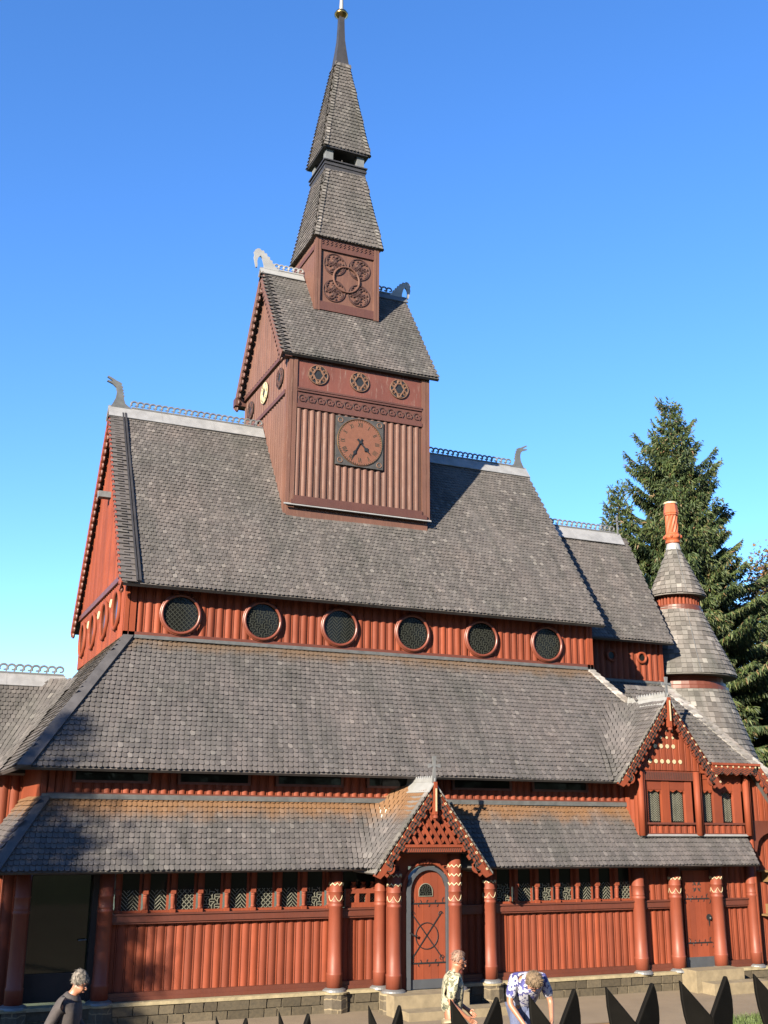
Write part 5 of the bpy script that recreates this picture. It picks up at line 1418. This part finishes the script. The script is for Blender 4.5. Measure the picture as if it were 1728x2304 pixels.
def broadleaf(loc, h, r, label, m, seed, n=9000, group='trees round the church', leaf=.14):
    rd = random.Random(seed); t = empty('broadleaf_tree', loc, label, 'tree', group); lx, ly, lz = loc; o = V(loc)
    b = MB(); b.tube([o-Z*.3, o+V((.1,.1,h*.35)), o+V((-.1,.1,h*.8))], [h*.022, h*.016, .03], 9)
    tips = []
    for k in range(16):
        a = k*2.4; zz = h*rd.uniform(.3,.7); p0 = o+Z*zz; L = r*rd.uniform(.6,1)
        p1 = p0 + V((math.cos(a)*L*.5, math.sin(a)*L*.5, h*.08)); p2 = p0 + V((math.cos(a)*L, math.sin(a)*L, h*.2*rd.uniform(.6,1.5)))
        b.tube([p0, p1, p2], [h*.009, h*.006, .02], 6); tips += [p1, p2, p1.lerp(p2, .5)]
    b.build('trunk', BARK, t)
    b = MB(); tips += [o+V((rd.uniform(-.3,.3)*r, rd.uniform(-.3,.3)*r, h*q)) for q in (.75,.85,.92)]
    cl = []
    for p in tips:
        for _ in range(3): cl.append((p+V((rd.gauss(0,.3)*r*.5, rd.gauss(0,.3)*r*.5, rd.gauss(0,.28)*r*.5)), r*rd.uniform(.12,.28)))
    for i in range(n):
        p, q = rd.choice(cl); d = V((rd.gauss(0,1), rd.gauss(0,1), rd.gauss(0,1))).normalized()
        x = p + d*q*rd.random()**.4; u = V((rd.gauss(0,1), rd.gauss(0,1), rd.gauss(0,1))).normalized(); w = u.orthogonal().normalized()*leaf*.5*rd.uniform(.6,1.2); u = u*leaf*rd.uniform(.7,1.3)
        b.add([x, x+u*.5+w, x+u, x+u*.5-w], [(0,1,2,3)])
    b.build('crown', m, t)
spruce((35.6, 24, 0), 27.6, 8.8, 'tallest green spruce behind the chimney turret', NEED, 3, 2.3, .12, fill=1.6)
spruce((33.0, 25.8, 0), 22.6, 5.6, 'shorter slender spruce just left of the tallest one', NEED, 8, 2.2, .2, fill=1.4)
spruce((40.6, 22, 0), 14.5, 6.0, 'low spruce with shade-darkened needles filling the gap behind the turret skirts', NEED_SHADE, 12, 1.7, .1, fill=1.3)
spruce((46.5, 28, 0), 19.0, 6.5, 'spruce with shade-darkened needles farthest back, behind the brownish leafy tree', NEED_SHADE, 15, 1.6, .1)
broadleaf((42.6, 24, 0), 20.4, 4.9, 'brownish autumn broadleaf tree beside the dark spruces', LEAF, 5, 34000, leaf=.24)
spruce((-17.3, -12.3, 1.2), 13.2, 3.6, 'taller spruce on the bank west of the church, shading its roofs', NEED, 21, .8, .1)
spruce((-12.6, -9.5, .65), 9.2, 2.5, 'smallest spruce on the bank west of the church, shading the entrance', NEED, 22, 1.2, .1)
spruce((-15.4, -10.6, .9), 11.3, 2.8, 'middle sized spruce on the bank west of the church', NEED, 23, 1.2, .1)

# the wood across the street, behind the photographer (seen only in window reflections; outer ring added to block low skylight)
rd = random.Random(4); b = MB()
def far_tree(x0, y0, hh, n):
    g0 = H(0, y0)
    b.tube([(x0,y0,g0), (x0,y0,g0+hh)], [.3,.03], 6)
    for i in range(n):
        f = rd.random()**1.3; rr = 4.2*(1-f)*math.sqrt(rd.random())+.1; a = rd.uniform(0, 6.28)
        p = V((x0+rr*math.cos(a), y0+rr*math.sin(a), g0+1+hh*f)); u = V((math.cos(a), math.sin(a), rd.uniform(-.9,.1)))*rd.uniform(.6,1.3); w_ = V((-math.sin(a), math.cos(a), 0))*rd.uniform(.2,.5)
        b.add([p-w_, p+w_, p+u], [(0,1,2)])
for k in range(26): far_tree(-8+k*3.4+rd.uniform(-1,1), -46+rd.uniform(-4,4), rd.uniform(15,23), 900)
for k in range(46):
    a = R(168+k*3.1); q = rd.uniform(84,100); far_tree(8+q*math.cos(a), q*math.sin(a), rd.uniform(20,25), 550)
tag(b.build('forest', NEED), 'dark spruce wood standing around the church across the street', 'forest', kind='stuff')

# ------------------------------------------------------------------ camera, sun, sky
cd = bpy.data.cameras.new('camera'); cam = bpy.data.objects.new('camera', cd); col.objects.link(cam)
r_ = V((.91606171, -.40095359, .00819489)); u_ = V((-.11573052, -.2447351, .96265839)); f_ = V((.38397576, .8828029, .27059502))
cam.matrix_world = Matrix(((r_.x, u_.x, -f_.x, -2.98859), (r_.y, u_.y, -f_.y, -23.46445), (r_.z, u_.z, -f_.z, 3.97079), (0,0,0,1)))
cd.sensor_fit = 'VERTICAL'; cd.sensor_height = 24; cd.lens = 25.5077; cd.clip_end = 3000; cd.clip_start = .05
sc.camera = cam
EL, AZ = R(21), R(35.8)           # light travels towards +x+y
ld = V((math.cos(EL)*math.cos(AZ), math.cos(EL)*math.sin(AZ), -math.sin(EL)))
sl = bpy.data.lights.new('sun', 'SUN'); sl.energy = 5.0; sl.angle = R(.55); sl.color = (1, .88, .70)
so = bpy.data.objects.new('sun', sl); col.objects.link(so); so.rotation_euler = ld.to_track_quat('-Z', 'Y').to_euler(); so.location = (-30, -20, 30)
w = bpy.data.worlds.new('World'); sc.world = w; w.use_nodes = True; nt = w.node_tree
sky = nt.nodes.new('ShaderNodeTexSky'); sky.sky_type = 'NISHITA'; sky.sun_disc = False
sky.sun_elevation = EL
sd = -ld; sky.sun_rotation = math.atan2(sd.x, sd.y)
sky.altitude = 600; sky.air_density = 1.0; sky.dust_density = .1; sky.ozone_density = 4.0
hs = nt.nodes.new('ShaderNodeHueSaturation'); hs.inputs['Saturation'].default_value = 1.17; hs.inputs['Hue'].default_value = .508; nt.links.new(sky.outputs[0], hs.inputs['Color']); nt.links.new(hs.outputs[0], nt.nodes['Background'].inputs[0]); nt.nodes['Background'].inputs[1].default_value = .075
sc.view_settings.view_transform = 'Standard'; sc.view_settings.look = 'None'; sc.view_settings.exposure = 2.22; sc.view_settings.gamma = 1
